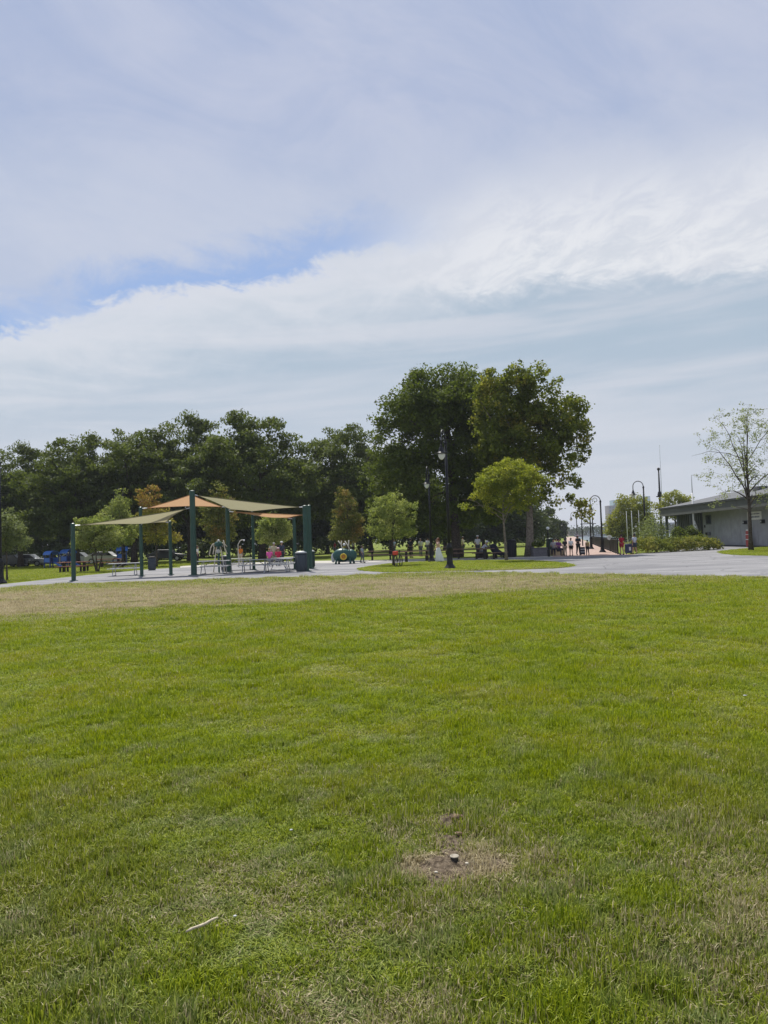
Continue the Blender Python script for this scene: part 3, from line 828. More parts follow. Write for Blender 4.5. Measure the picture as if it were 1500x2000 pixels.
for i, (px, Y) in enumerate(bplaces):
    o = BT[i] if i < 2 else copy_tree(BT[i % 2])
    Y += 8; p = T(px, 1070, Y); rd = random.Random(i)
    s_ = rd.uniform(1.0, 1.3)
    o.location = (p.x, Y, 0); o.rotation_euler = (0, 0, rd.uniform(0, 6)); o.scale = (s_ * 1.1, s_ * 1.1, s_ * (1.15 if px < 850 else 0.85))
    o['label'] = 'dark low crowned background tree ' + BLAB[i]
# trees along the far end of the walk
for i, (px, py, Y, wpx, toppx, lab) in enumerate([
        (1062, 1052, 150, 40, 996, 'dark rounded tree beyond the clipped shrubs left of the walk'),
        (1092, 1050, 185, 24, 1018, 'smaller distant tree at the left edge of the brick walk'),
        (1030, 1052, 140, 40, 1004, 'dark distant tree between the plane trunk and the clipped shrubs')]):
    p = T(px, 1050, Y); k = Y / FPX; top = T(px, toppx, Y).z
    r = wpx * k * 0.5
    make_tree('distant_tree', lab, (p.x, Y, 0), [(0, 0, top * .72, r, r, top * .28), (-r * .5, 0, top * .45, r * .8, r * .8, top * .3), (r * .5, 0, top * .42, r * .8, r * .8, top * .3)],
              trunk_r=0.2, leaf_m=LM_FAR, n_leaf=3500, leaf=0.5, clus=0.9, seed=60 + i, forks=6, fork_z=0.2, per=26)

# clipped dome shrubs and hedges
def dome(label, px, py, wpx, hpx, seed, lm):
    b = G(px, py); k = b.y / FPX
    root = thing('dome_shrub', label, 'shrub', b, 0, 'clipped dome shrubs')
    rg = np.random.default_rng(seed); n = 3600
    d = rg.normal(0, 1, (n, 3)); d[:, 2] = np.abs(d[:, 2]); d /= np.linalg.norm(d, axis=1)[:, None]
    P = d * np.array([wpx * k / 2, wpx * k / 2, hpx * k]) * rg.uniform(0.8, 1.0, n)[:, None]
    v, f = leaves_np(rg, P, np.full(n, 0.1), np.full(n, 1), 0.26, 1, 0.8)
    v[:, 2] = np.maximum(v[:, 2], 0.02)
    me = mesh_np('foliage', v, f); me.materials.append(lm)
    o = bpy.data.objects.new('foliage', me); col.objects.link(o); o.parent = root
    MB().tube([(0, 0, -.05), (0, 0, hpx * k * .6)], [0.08, 0.03], 6).build('stem', BARK, root)
dome('wide clipped dome shrub with bright top seen right of the plane trunk', 1048, 1060.5, 34, 17, 71, LM_HEDGE)
dome('clipped dome shrub partly hidden by the plane tree trunk', 1018, 1060.5, 30, 17, 72, LM_HEDGE)

def hedge(name, label, pts, width, height, lm, n, leaf, seed, group=None, rough=0.18):
    root = thing(name, label, 'hedge', pts[0], 0, group)
    rg = np.random.default_rng(seed)
    P = []
    segs = [(Vector(a), Vector(b)) for a, b in zip(pts[:-1], pts[1:])]
    tot = sum((b - a).length for a, b in segs)
    for a, b in segs:
        m_ = int(n * (b - a).length / tot); d = (b - a).normalized(); sN = Vector((-d.y, d.x, 0))
        t = rg.uniform(0, (b - a).length, m_); ph = rg.uniform(0, math.pi, m_)
        hmod = 1 + rough * np.sin(t * 1.7 + seed) + rough * 0.7 * np.sin(t * 4.1) + rough * rg.normal(0, .5, m_)
        q = rg.uniform(0.7, 1.0, m_)
        off = np.cos(ph) * width / 2 * q; hh = np.sin(ph) ** 0.6 * height * hmod * q
        base_ = np.array(a)[None] + np.array(d)[None] * t[:, None] + np.array(sN)[None] * off[:, None]
        base_[:, 2] = hh
        P.append(base_)
    P = np.concatenate(P) - np.array(pts[0])[None]
    v, f = leaves_np(rg, P, np.full(len(P), 0.12), np.full(len(P), 1), leaf, 1, 0.7)
    v[:, 2] = np.maximum(v[:, 2], 0.02)
    me = mesh_np('foliage', v, f); me.materials.append(lm)
    o = bpy.data.objects.new('foliage', me); col.objects.link(o); o.parent = root
    return root
hedge('low_hedge', 'low loose yellow green shrub bed beside the grey pavilion', [G(1243, 1081), G(1300, 1078), G(1345, 1076), G(1384, 1073)], 2.6, 0.95, LM_HEDGE, 9000, 0.17, 81)
hedge('dark_hedge', 'long dark hedge closing the view under the locust trees', [Vector((-70, 99, 0)), Vector((-44, 99, 0)), Vector((-20, 100, 0)), Vector((-2, 102, 0))], 2.4, 2.2, LM_FAR, 9000, 0.42, 82)
hedge('tall_hedge', 'tall dark shrubbery far behind the second row of trees', [Vector((-75, 124, 0)), Vector((-30, 124, 0)), Vector((10, 126, 0)), Vector((30, 132, 0))], 5, 4.6, LM_FAR, 12000, 0.7, 85)
hedge('green_shrubs', 'dark green planting in front of the pavilion porch', [G(1318, 1069), G(1345, 1068), G(1368, 1067)], 1.6, 1.6, LM_DARK, 3000, 0.2, 83)
hedge('waterside_shrubs', 'loose grey green shrubs behind the pier lamp', [G(1262, 1070), G(1282, 1068), G(1300, 1067)], 2.4, 2.3, LM_GREY, 1800, 0.22, 84, rough=0.4)

# ------------------------------------------------------------------ shade canopy
GREEN = mat('green_paint', (0.010, 0.055, 0.040), rough=0.4, spec=0.5, var=0.15, scale=3)
BLACK = mat('black_paint', (0.008, 0.009, 0.011), rough=0.45, spec=0.3)
STEEL = mat('galvanised_steel', (0.46, 0.47, 0.49), rough=0.42, metal=0.55, var=0.15, scale=8)
WHITE = mat('white_paint', (0.74, 0.74, 0.73), rough=0.5, var=0.06, scale=4)
def post(label, bx, by, tx, ty, r):
    b = G(bx, by); h = zat(ty, b, tx)
    o = thing('canopy_post', label, 'post', b, 0, 'posts of the shade canopy')
    MB().tube([(0, 0, 0), (0, 0, h)], [r, r * 0.94], 14).build('shaft', GREEN, o, smooth=False)
    MB().lathe([(r * 1.9, 0.0), (r * 1.9, 0.03), (r * 1.2, 0.05)], (0, 0, 0.012), 14).build('base_plate', GREEN, o)
    MB().lathe([(r * 1.02, 0), (r * 1.0, 0.03), (r * 0.5, 0.06)], (0, 0, h), 14).build('cap', GREEN, o)
    return b, h
P1, h1 = post('short slim green post at the grass end of the canopy', 144, 1135, 139, 1024, 0.115)
P2, h2 = post('slim green post rising behind the olive sail beside the rusty topped tree', 277, 1126, 272, 992, 0.10)
P3, h3 = post('short slim green post between the olive sail corner and the tallest post', 334, 1123, 330, 1019, 0.10)
P4, h4 = post('tallest and thickest green post at the peak of the canopy', 379, 1124, 372, 960, 0.165)
P5, h5 = post('green post standing over the dark litter bin behind the spray arms', 447, 1117, 440, 992, 0.13)
P6, h6 = post('slim green post at the back of the canopy behind the long steel tables', 496, 1113, 491, 998, 0.10)
P7, h7 = post('short slim green post holding the orange sail tip', 577, 1112, 572, 1012, 0.11)
P8, h8 = post('thick green post beside the pale lidded litter bin', 599, 1116, 594, 989, 0.15)
P9, h9 = post('green post directly behind the thick post at the litter bin', 607, 1111, 603, 988, 0.12)
def up(p, z, toward=None, inset=0.0):
    q = Vector((p.x, p.y, z))
    if toward is not None:
        d = (toward - q); q = q + d.normalized() * inset
    return q
def fabric(name, c, t=0.5):
    return mat(name, c, rough=0.75, spec=0.15, var=0.08, scale=1.5, trans=t, bump=0.15, bscale=300)
OLIVE = fabric('olive_fabric', (0.33, 0.31, 0.195))
ORANGE = fabric('orange_fabric', (0.50, 0.315, 0.18))
def sail(label, posts, m, inset=0.38, sag=0.12, n=18, dip=0.14):
    c0 = sum((q for q in posts), Vector()) / 4
    cs = [q + (c0 - q).normalized() * inset for q in posts]
    o = thing('shade_sail', label, 'shade sail', (c0.x, c0.y, c0.z), 0, 'fabric sails of the canopy')
    vs = []
    for i in range(n + 1):
        for j in range(n + 1):
            u, v = i / n, j / n
            # edges curve inwards between the corners
            uu = u + sag * math.sin(math.pi * v) * (0.5 - u) * 1.2
            vv = v + sag * math.sin(math.pi * u) * (0.5 - v) * 1.2
            p = (cs[0] * (1 - uu) + cs[1] * uu) * (1 - vv) + (cs[3] * (1 - uu) + cs[2] * uu) * vv
            p = p + Vector((0, 0, -dip * math.sin(math.pi * u) * math.sin(math.pi * v)))
            vs.append(p - c0)
    fs = [(i * (n + 1) + j, (i + 1) * (n + 1) + j, (i + 1) * (n + 1) + j + 1, i * (n + 1) + j + 1) for i in range(n) for j in range(n)]
    MB().add(vs, fs).build('fabric', m, o, smooth=True)
    rim = [vs[i * (n + 1)] for i in range(n + 1)] + [vs[n * (n + 1) + j] for j in range(1, n + 1)] + [vs[i * (n + 1) + n] for i in range(n - 1, -1, -1)] + [vs[j] for j in range(n - 1, -1, -1)]
    MB().tube(rim, 0.022, 5).build('hem', m, o)
    for a, b in zip(cs, posts):
        MB().tube([a - c0, a.lerp(b, 0.55) - c0, b - c0], [0.02, 0.034, 0.018], 6).build('corner_fitting', STEEL, o)
zA = zat(991, P4, 362)
sail('low olive sail stretched from the short grass end post to the tallest post', [up(P1, h1 - .08), up(P4, zA), up(P3, h3 - .06), up(P2, zat(1026, P2, 274))], OLIVE, sag=0.08)
q2, q5 = up(P2, h2 - .05), up(P5, zat(991, P5, 436))
sail('soft orange three cornered sail peaking at the tallest post', [q2, up(P4, h4 - .05), q5, (q2 + q5) / 2], ORANGE, sag=0.04, dip=0.03)
sail('narrow tan orange sail sloping under the olive one to the short right post', [up(P5, zat(999, P5, 436)), up(P9, zat(1006, P9, 600)), up(P7, h7 - .06), up(P6, zat(1006, P6, 490))], ORANGE, sag=0.06)
sail('olive sail sloping from the tallest post to the pair of posts at the litter bin', [up(P4, h4 - .16), up(P8, h8 - .05), up(P6, h6 - 0.05), up(P5, h5 - 0.16)], OLIVE, sag=0.06)

# ------------------------------------------------------------------ steel picnic tables
def steel_table():
    o = empty('picnic_table')
    for k in range(3): MB().box((0, (k - 1) * 0.25, 0.74), (1.85, 0.235, 0.035)).build('table_plank', STEEL, o)
    for s_ in (-1, 1): MB().box((0, s_ * 0.68, 0.44), (1.85, 0.26, 0.035)).build('bench_seat', STEEL, o)
    for s_ in (-1, 1):
        x = s_ * 0.62
        f = MB().tube([(x, -0.78, 0.0), (x, -0.2, 0.72)], 0.026, 6).tube([(x, 0.78, 0.0), (x, 0.2, 0.72)], 0.026, 6).tube([(x, -0.8, 0.41), (x, 0.8, 0.41)], 0.024, 6)
        f.tube([(x, -0.85, 0.02), (x, 0.85, 0.02)], 0.024, 6)
        f.build('leg_frame', STEEL, o)
        MB().tube([(x, 0, 0.41), (x - s_ * 0.5, 0, 0.71)], 0.02, 6).build('brace', STEEL, o)
    return o
tb = steel_table()
places = [(244, 1124.5, 0.22, 'steel picnic table standing alone under the low olive sail'),
          (418, 1121, 0.06, 'steel picnic table in front of the spray arms'),
          (497, 1118.5, 0.10, 'front steel picnic table of the joined long row'),
          (541, 1117, -0.02, 'steel picnic table at the litter bin end of the long row'),
          (470, 1113.5, 0.15, 'rear steel picnic table between the two bins of the canopy'),
          (560, 1113, 0.8, 'steel picnic table turned askew near the pink shirted people')]
for i, (px, py, rz, lab) in enumerate(places):
    o = tb if i == 0 else copy_tree(tb)
    o.location = G(px, py) + Vector((0, 0, 0.013)); o.rotation_euler = (0, 0, rz)
    tag(o, lab, 'picnic table', 'steel picnic tables under the sails')

# wooden picnic tables in the shade
WOOD = mat('weathered_wood', (0.17, 0.105, 0.075), rough=0.8, var=0.3, scale=10)
WOODR = mat('reddish_wood', (0.30, 0.13, 0.09), rough=0.75, var=0.25, scale=10)
DWOOD = mat('dark_leg', (0.03, 0.025, 0.022), rough=0.8)
def wood_table(wm):
    o = empty('wooden_picnic_table')
    for k in range(4): MB().box((0, (k - 1.5) * 0.19, 0.75), (2.3, 0.18, 0.05)).build('table_plank', wm, o)
    for s_ in (-1, 1):
        for k in (0, 1): MB().box((0, s_ * (0.66 + 0.15 * k), 0.45), (2.3, 0.14, 0.05)).build('seat_plank', wm, o)
    for s_ in (-1, 1):
        MB().box((s_ * 0.75, 0, 0.36), (0.16, 0.24, 0.72)).build('leg', DWOOD, o)
        for q in (-1, 1): MB().box((s_ * 0.75, q * 0.73, 0.21), (0.12, 0.12, 0.42)).build('seat_leg', DWOOD, o)
        MB().box((s_ * 0.75, 0, 0.40), (0.09, 1.5, 0.06)).build('cross_beam', DWOOD, o)
    return o
wt = wood_table(WOODR); wt2 = wood_table(WOOD)
wp = [(145, 1117.5, 0.05, wt, 'reddish wooden picnic table on sunny grass behind the short green post'),
      (215, 1108, 0.2, wt, 'reddish wooden picnic table behind the many stemmed young tree'),
      (814, 1097, 0.03, wt2, 'brown wooden picnic table beside the woman in white'),
      (745, 1094, 0.0, wt2, 'brown wooden picnic table behind the pale young tree'),
      (915, 1091, -0.1, wt2, 'brown wooden picnic table at the foot of the great maple'),
      (958, 1091.5, 0.9, wt2, 'brown wooden picnic table where someone in grey leans'),
      (690, 1086, 0.1, wt2, 'brown wooden picnic table in deep shade behind the spray turtle'),
      (860, 1084, 0.1, wt2, 'brown wooden picnic table behind the second hooked lamp')]
seen = set()
for px, py, rz, src, lab in wp:
    o = src if id(src) not in seen else copy_tree(src); seen.add(id(src))
    o.location = G(px, py) + Vector((0, 0, 0.005)); o.rotation_euler = (0, 0, rz)
    tag(o, lab, 'picnic table', 'wooden picnic tables under the trees')

# ------------------------------------------------------------------ hooked lamps
GLOBE = mat('lamp_globe', (0.72, 0.74, 0.76), rough=0.25, spec=0.5)
def lamp(label, base, H, reach, ang, scroll=False, stout=1.0, drop=1.0):
    """H: height of the crown of the hook; ang: direction the hook points (0 = +X)"""
    o = thing('street_lamp', label, 'street lamp', base + Vector((0, 0, 0.012)), ang, 'black hooked lamps')
    k = stout
    MB().lathe([(0.30 * k, 0), (0.30 * k, 0.05), (0.27 * k, 0.09), (0.24 * k, 0.13), (0.17 * k, 0.24), (0.155 * k, 0.30), (0.17 * k, 0.33), (0.15 * k, 0.38), (0.145 * k, 1.05), (0.165 * k, 1.08), (0.16 * k, 1.14), (0.10 * k, 1.26), (0.085 * k, 1.34)], (0, 0, 0), 16).build('base', BLACK, o, smooth=True)
    hp = H - reach * 0.62
    MB().tube([(0, 0, 1.3), (0, 0, hp * 0.6), (0, 0, hp)], [0.082 * k, 0.072 * k, 0.062 * k], 12).build('post', BLACK, o, smooth=True)
    MB().lathe([(0.085 * k, 0), (0.10 * k, 0.05), (0.085 * k, 0.10), (0.05 * k, 0.16), (0.02, 0.24)], (0, 0, hp - 0.05), 12).build('finial', BLACK, o, smooth=True)
    r = reach / 2
    path = [(0.03, 0, hp - 0.45)] + [(0.05, 0, hp - 0.1)]
    for i in range(13):
        a = math.pi - math.pi * i / 12
        path.append((r + 0.02 + r * math.cos(a), 0, H - r + r * math.sin(a)))
    zl = H - r - 0.35 * drop
    path.append((reach + 0.02, 0, zl))
    arm = MB().tube(path, 0.036 * k, 8).build('hook', BLACK, o, smooth=True)
    if scroll:
        sp = []
        for i in range(16):
            a = -0.5 + i * 0.42; q = r * 0.62 * (1 - i / 22)
            sp.append((r + 0.02 + q * math.cos(a), 0, H - r * 0.95 + q * math.sin(a)))
        MB().tube(sp, 0.022 * k, 6).build('scroll', BLACK, arm, smooth=True)
    hd = MB().lathe([(0.03, 0.42), (0.06, 0.40), (0.07, 0.34), (0.05, 0.31), (0.10, 0.28), (0.115, 0.18), (0.15, 0.08), (0.19, 0.03), (0.34, 0.0), (0.345, -0.02), (0.20, -0.03)], (0, 0, 0), 18)
    hd.v = [(x * k + reach + 0.02, y * k, z * k + zl - 0.38 * k) for x, y, z in hd.v]
    h_ = hd.build('shade', BLACK, o, smooth=True)
    gb = MB().lathe([(0.175, -0.02), (0.18, -0.08), (0.16, -0.17), (0.115, -0.26), (0.05, -0.32), (0.01, -0.335)], (0, 0, 0), 16)
    gb.v = [(x * k + reach + 0.02, y * k, z * k + zl - 0.38 * k) for x, y, z in gb.v]
    gb.build('globe', GLOBE, h_, smooth=True)
    return o
b = G(879, 1111); lamp('tall black hooked lamp with white globe on the front of the grass island', b, zat(843, b, 866), 1.05, R(-107), stout=1.05)
b = G(843, 1098); lamp('black hooked lamp in the shade behind the woman in white', b, 6.6, 0.95, R(-102))
b = T(243, 1104, 70); b.z = 0; lamp('black hooked lamp in front of the tall pointed tree by the splash pad', b, 7.3, 0.85, R(183))
b = G(1, 1140); lamp('black hooked lamp at the path edge beside the greyish young tree', b, 7.0, 1.0, R(200), stout=1.1)
b = T(1262, 1068, 83); b.z = 0; lamp('largest black hooked lamp of the pier, rising from the low shrub bed', b, zat(940, b, 1247), 1.15, R(180), stout=1.25, drop=1.2)
for px, py, top, sc_, lab in [(1177, 1079, 968, True, 'black scroll hooked lamp standing nearest the start of the harbour railing'),
                              (1155, 1072.5, 983, False, 'second black hooked lamp along the harbour railing'),
                              (1128, 1063, 1000, False, 'slim black hooked lamp at the middle of the brick walk'),
                              (1105, 1057, 1016, False, 'distant black hooked lamp where the brick walk meets the trees'),
                              (1069, 1062, 1005, False, 'slim hooked lamp behind the clipped shrubs left of the walk')]:
    b = G(px, py); lamp(lab, b, zat(top, b, px - 6), 0.85, R(182), scroll=sc_, stout=0.95)

# plain poles and masts
def pole(name, label, px, Y, top, r, m, cat='pole', extra=None, z0=0.0):
    b = T(px, 1060, Y); b.z = z0
    h = T(px, top, Y).z - z0
    o = thing(name, label, cat, b)
    MB().tube([(0, 0, 0), (0, 0, h * .6), (0, 0, h)], [r, r * .85, r * .55], 8).build('shaft', m, o, smooth=True)
    MB().ball((0, 0, h), r * 1.3, 8, 6).build('finial', m, o, smooth=True)
    if extra: extra(o, h, r)
    return o
GREYP = mat('grey_pole', (0.30, 0.32, 0.34), rough=0.5)
def spreader(o, h, r):
    MB().tube([(-0.55, 0, h * .62), (0.55, 0, h * .62)], r * .5, 6).build('spreader', BLACK, o)
    MB().tube([(-0.9, 0, h * .44), (-0.3, 0, h * .47), (0, 0, h * .47)], r * .6, 6).build('bracket', BLACK, o)
    MB().lathe([(r * 1.5, 0), (r * 1.9, .25), (r * 1.2, .8)], (0, 0, h * .62), 8).build('collar', BLACK, o)
pole('ship_mast', 'dark mast with spreader bars beyond the pavilion roof corner', 1293, 120, 916, 0.20, BLACK, 'mast', spreader)
pole('antenna_mast', 'hair thin grey aerial rising beside the dark mast', 1297, 118, 870, 0.045, GREYP, 'aerial')
pole('flagpole', 'thin white bare flagpole at the left of the round pier tree', 1226, 96, 1000, 0.055, WHITE, 'flagpole')
pole('flagpole', 'thin white bare flagpole at the middle of the round pier tree', 1236, 94, 999, 0.06, WHITE, 'flagpole')
pole('flagpole', 'thin white bare flagpole at the right of the round pier tree', 1250, 97, 998, 0.05, WHITE, 'flagpole')
pole('mooring_pole', 'dark pole beyond the railing between the first two walk lamps', 1159, 110, 1005, 0.11, BLACK, 'pole')
def yard(o, h, r): MB().tube([(-0.2, 0, h * .62), (1.9, 0, h * .62)], 0.05, 6).build('cross_arm', BLACK, o)
pole('signal_pole', 'dark pole with a cross arm over the brick walk', 1138, 100, 997, 0.09, BLACK, 'pole', yard)
pole('aerial_pole', 'thin grey pole beyond the left side trees of the walk', 1061, 130, 984, 0.07, GREYP, 'pole')
# bollard light beside the planter
b = G(1072, 1087.5)
o = thing('post_light', 'slim dark post with small pale globe beside the grey planter', 'post light', b)
MB().tube([(0, 0, 0), (0, 0, 2.0)], [0.06, 0.045], 10).build('post', BLACK, o); MB().lathe([(0.1, 0), (0.1, .5), (0.07, .55)], (0, 0, 0.02), 10).build('base', BLACK, o)
MB().ball((0, 0, 2.12), 0.12, 10, 8).build('globe', GLOBE, o, smooth=True)
# white pole with a furled cloth
b = T(1357, 1062, 75.5); b.z = 0
o = thing('banner_pole', 'tall white pole with furled white cloth in front of the pavilion', 'banner pole', b)
ht = T(1349, 928, 75.5).z
MB().tube([(0, 0, 0), (0, 0, ht * .75)], [0.10, 0.075], 10).build('lower_shaft', WHITE, o, smooth=True)
MB().tube([(0, 0, ht * .75), (0, 0, ht)], [0.045, 0.03], 8).build('upper_shaft', GREYP, o, smooth=True)
MB().tube([(0, 0, ht), (0.35, 0, ht - .02)], 0.02, 6).build('arm', GREYP, o)
MB().tube([(0.02, -.1, 2.6), (0.14, -.13, 2.0), (0.22, -.15, 1.3), (0.2, -.13, 0.75), (0.1, -.1, 0.4)], [0.05, 0.13, 0.2, 0.17, 0.05], 10).build('cloth', mat('white_cloth', (0.78, 0.78, 0.77), rough=0.9, bump=0.4, bscale=12), o, smooth=True)

# ------------------------------------------------------------------ litter bins, planter
BIN = mat('bin_green', (0.016, 0.045, 0.036), rough=0.45, spec=0.4)
BINB = mat('bin_blue_black', (0.040, 0.052, 0.065), rough=0.5, spec=0.4)
PALE = mat('pale_lid', (0.48, 0.50, 0.50), rough=0.5)
def litter_bin(label, px, py, rad, h, bm_, lid_m):
    o = thing('litter_bin', label, 'litter bin', G(px, py) + Vector((0, 0, 0.013)), 0, 'litter bins')
    MB().lathe([(rad * .86, 0), (rad * .9, .04), (rad, h * .86)], (0, 0, 0), 18).build('drum', bm_, o, smooth=True)
    MB().lathe([(rad * 1.06, h * .86), (rad * 1.06, h * .90)], (0, 0, 0), 18).build('rim', bm_, o)
    MB().lathe([(rad * 1.04, h * .902), (rad * 1.0, h * .95), (rad * .6, h * 1.0), (rad * .3, h * 1.01)], (0, 0, 0), 18).build('lid', lid_m, o, smooth=True)
    for k in range(10):
        a = 2 * math.pi * k / 10
        MB().box((rad * .985 * math.cos(a), rad * .985 * math.sin(a), h * .44), (0.05, 0.03, h * .72), a + math.pi / 2).build('slat', bm_, o)
litter_bin('blue grey litter bin with pale lid against the thick canopy post', 589, 1116.5, 0.33, 1.15, BINB, PALE)
litter_bin('green litter bin behind the pair of canopy posts', 606, 1110, 0.30, 1.15, BIN, PALE)
litter_bin('dark litter bin at the foot of the middle canopy post', 442, 1116.5, 0.30, 1.0, BINB, BINB)
litter_bin('dark grey litter bin standing on the grass edge behind the slim post', 297, 1114, 0.28, 1.0, BINB, DWOOD)
litter_bin('large black litter bin right of the island tree trunk', 1000, 1088.5, 0.36, 1.35, BLACK, BLACK)
litter_bin('green topped litter bin beside the slim post light', 1075, 1084, 0.3, 1.35, BIN, BIN)
b = G(1053, 1087)
o = thing('planter', 'square grey planter box with dark shrubs beside the plane trunk', 'planter', b)
PLM = mat('planter_grey', (0.13, 0.125, 0.14), rough=0.8, var=0.2)
MB().box((0, 0, 0.32), (1.05, 1.05, 0.64), 0, 1.06).build('box', PLM, o, bevel=0.02)
MB().box((0, 0, 0.665), (1.2, 1.2, 0.05)).build('rim', PLM, o)
rg = np.random.default_rng(3)
v, f = leaves_np(rg, np.array([(-.28, 0, .95), (.22, 0, .98), (0, .2, .85)]), np.array([.28, .28, .3]), np.array([150, 150, 120]), 0.14)
me = mesh_np('foliage', v, f); me.materials.append(LM_DARK); q = bpy.data.objects.new('foliage', me); col.objects.link(q); q.parent = o

# ------------------------------------------------------------------ spray features of the splash pad
CREAM = mat('cream_tube', (0.62, 0.58, 0.48), rough=0.35, spec=0.5)
YEL = mat('yellow_paint', (0.72, 0.52, 0.05), rough=0.45)
ORP = mat('orange_paint', (0.50, 0.22, 0.03), rough=0.45)
TEAL = mat('deep_green_panel', (0.010, 0.075, 0.062), rough=0.4, spec=0.5)
b = G(672, 1101.5)
o = thing('spray_turtle', 'round deep green spray feature with yellow ring on the splash pad', 'spray feature', b + Vector((0, 0, .018)))
MB().ball((-.12, 0, .62), (.70, .42, .50), 20, 12).build('shell', TEAL, o, smooth=True)
MB().ball((.50, .1, .60), (.46, .36, .44), 18, 10).build('rear_shell', TEAL, o, smooth=True)
rn = MB(); ring = [(0.0 + .20 * math.cos(a), -.455, .52 + .20 * math.sin(a)) for a in [2 * math.pi * i / 20 for i in range(21)]]
rn.tube(ring, 0.05, 8).build('ring', YEL, o, smooth=True)
MB().ball((0.0, -.40, .52), (.17, .07, .17), 14, 8).build('boss', ORP, o, smooth=True)
for x, y in ((-.5, -.25), (-.33, .25), (.42, -.25), (.62, .2)):
    MB().tube([(x, y, .42), (x * 1.12, y, .16), (x * 1.16, y - .05, 0)], [.09, .07, .09], 8).build('foot', TEAL, o, smooth=True)
for path in ([(-.02, -.2, .72), (-.1, -.12, 1.15), (-.16, -.1, 1.4), (-.38, -.1, 1.68)], [(-.16, -.1, 1.4), (-.12, -.1, 1.68)], [(.45, 0, 1.0), (.33, 0, 1.3), (.1, 0, 1.66)], [(.36, 0, 1.25), (.4, 0, 1.7)]):
    MB().tube(path, [.05] + [.038] * (len(path) - 1), 8).build('stalk', CREAM, o, smooth=True)
MB().ball((.06, -.1, 1.40), .10, 12, 8).build('eye', WHITE, o, smooth=True)
MB().ball((-.78, .02, .45), (.16, .1, .34), 10, 8).build('side_panel', PALE, o, smooth=True)

b = G(428, 1118)
o = thing('spray_fountain', 'cream tubular spray frame with drooping arms among the steel tables', 'spray feature', b + Vector((0, 0, .013)))
for s_ in (-1, 1):
    MB().tube([(s_ * .34, 0, 0), (s_ * .24, 0, .75), (s_ * .11, 0, 1.55)], .035, 8).build('leg', CREAM, o, smooth=True)
MB().ball((0, 0, 1.72), (.26, .2, .17), 14, 8).build('hub', TEAL, o, smooth=True)
MB().tube([(0, 0, 0), (0, 0, 1.7)], .055, 8).build('stem', TEAL, o)
MB().ball((0, -.1, 1.28), .13, 12, 8).build('ball', PALE, o, smooth=True)
MB().ball((0.02, -.05, 1.93), .07, 10, 6).build('nozzle', WHITE, o, smooth=True)
for path in ([(-.2, 0, 1.74), (-.36, 0, 1.72), (-.48, 0, 1.5), (-.58, 0, 1.05)], [(-.34, .05, 1.73), (-.28, .05, 1.5), (-.36, .05, 1.1)], [(.2, 0, 1.78), (.32, 0, 1.76), (.38, 0, 1.45), (.52, 0, 1.1)], [(.3, 0, 1.95), (.36, 0, 1.72), (.52, 0, 1.55)]):
    MB().tube(path, .033, 8).build('spray_arm', CREAM, o, smooth=True)
# slim jets
for px, py, top, lab in [(466, 1108, 1056, 'thin cream spray post left of the person in orange'), (462, 1060, 0, None)]:
    if not lab: continue
    b = G(px, py); h = zat(top, b, px - 2)
    o = thing('spray_post', lab, 'spray feature', b + Vector((0, 0, .015)))
    MB().tube([(0, 0, 0), (0, 0, h * .85), (.18, 0, h), (.42, 0, h * 1.02)], .03, 8).build('pipe', CREAM, o, smooth=True)
    MB().ball((.45, 0, h * 1.0), .07, 8, 6).build('nozzle', WHITE, o, smooth=True)

# ------------------------------------------------------------------ grey pavilion on the pier
WALL = mat('pavilion_wall', (0.30, 0.31, 0.335), rough=0.75, var=0.12, scale=1.2)
WALL2 = mat('pavilion_post', (0.085, 0.10, 0.105), rough=0.75)
FASC = mat('pavilion_fascia', (0.085, 0.09, 0.085), rough=0.7, var=0.1, scale=1.0)
ROOFM = mat('pavilion_roof', (0.10, 0.105, 0.115), rough=0.85, var=0.2, scale=3)
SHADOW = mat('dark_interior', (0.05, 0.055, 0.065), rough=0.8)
A, B_ = Vector((32.0, 86.0, 0)), Vector((29.0, 44.0, 0))            # eave corner beyond, eave corner near
ub = (B_ - A).normalized(); nb = Vector((-ub.y, ub.x, 0))            # along the eave; into the building
if nb.x < 0: nb = -nb
LEN = (B_ - A).length
pav = thing('pavilion', 'low grey boarded pavilion with deep fascia and shallow hipped roof', 'building', A)
def pv(u, d, z): return ub * u + nb * d + Vector((0, 0, z))
def slab(name, m, u0, u1, d0, d1, z0, z1, parent=pav):
    c = [pv(u0, d0, 0), pv(u1, d0, 0), pv(u1, d1, 0), pv(u0, d1, 0)]
    return MB().prism([(p.x, p.y) for p in c], z0, z1).build(name, m, parent)
W = 13.0
for u0, u1 in ((0, 3.9), (3.92, 12.0), (12.02, 22.0), (22.02, LEN)):
    slab('fascia', FASC, u0, u1, 0.0, 0.12, 3.32, 4.1)
slab('end_fascia', FASC, 0.0, 0.12, 0.125, W, 3.32, 4.1)
slab('gutter', ROOFM, -0.08, LEN, -0.1, 0.14, 4.103, 4.26)
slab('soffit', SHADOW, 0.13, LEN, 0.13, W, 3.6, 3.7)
rf = MB()
rv = [pv(-.15, -.15, 4.265), pv(LEN, -.15, 4.265), pv(LEN, W / 2, 5.7), pv(6.5, W / 2, 5.7), pv(-.15, W, 4.265), pv(LEN, W, 4.265)]
rf.add(rv, [(0, 1, 2, 3), (0, 3, 4), (4, 3, 2, 5), (1, 5, 2)])
roof = rf.build('roof', ROOFM, pav)
slab('roof_vent', ROOFM, 17.0, 18.0, 3.5, 4.4, 4.95, 5.45, roof)
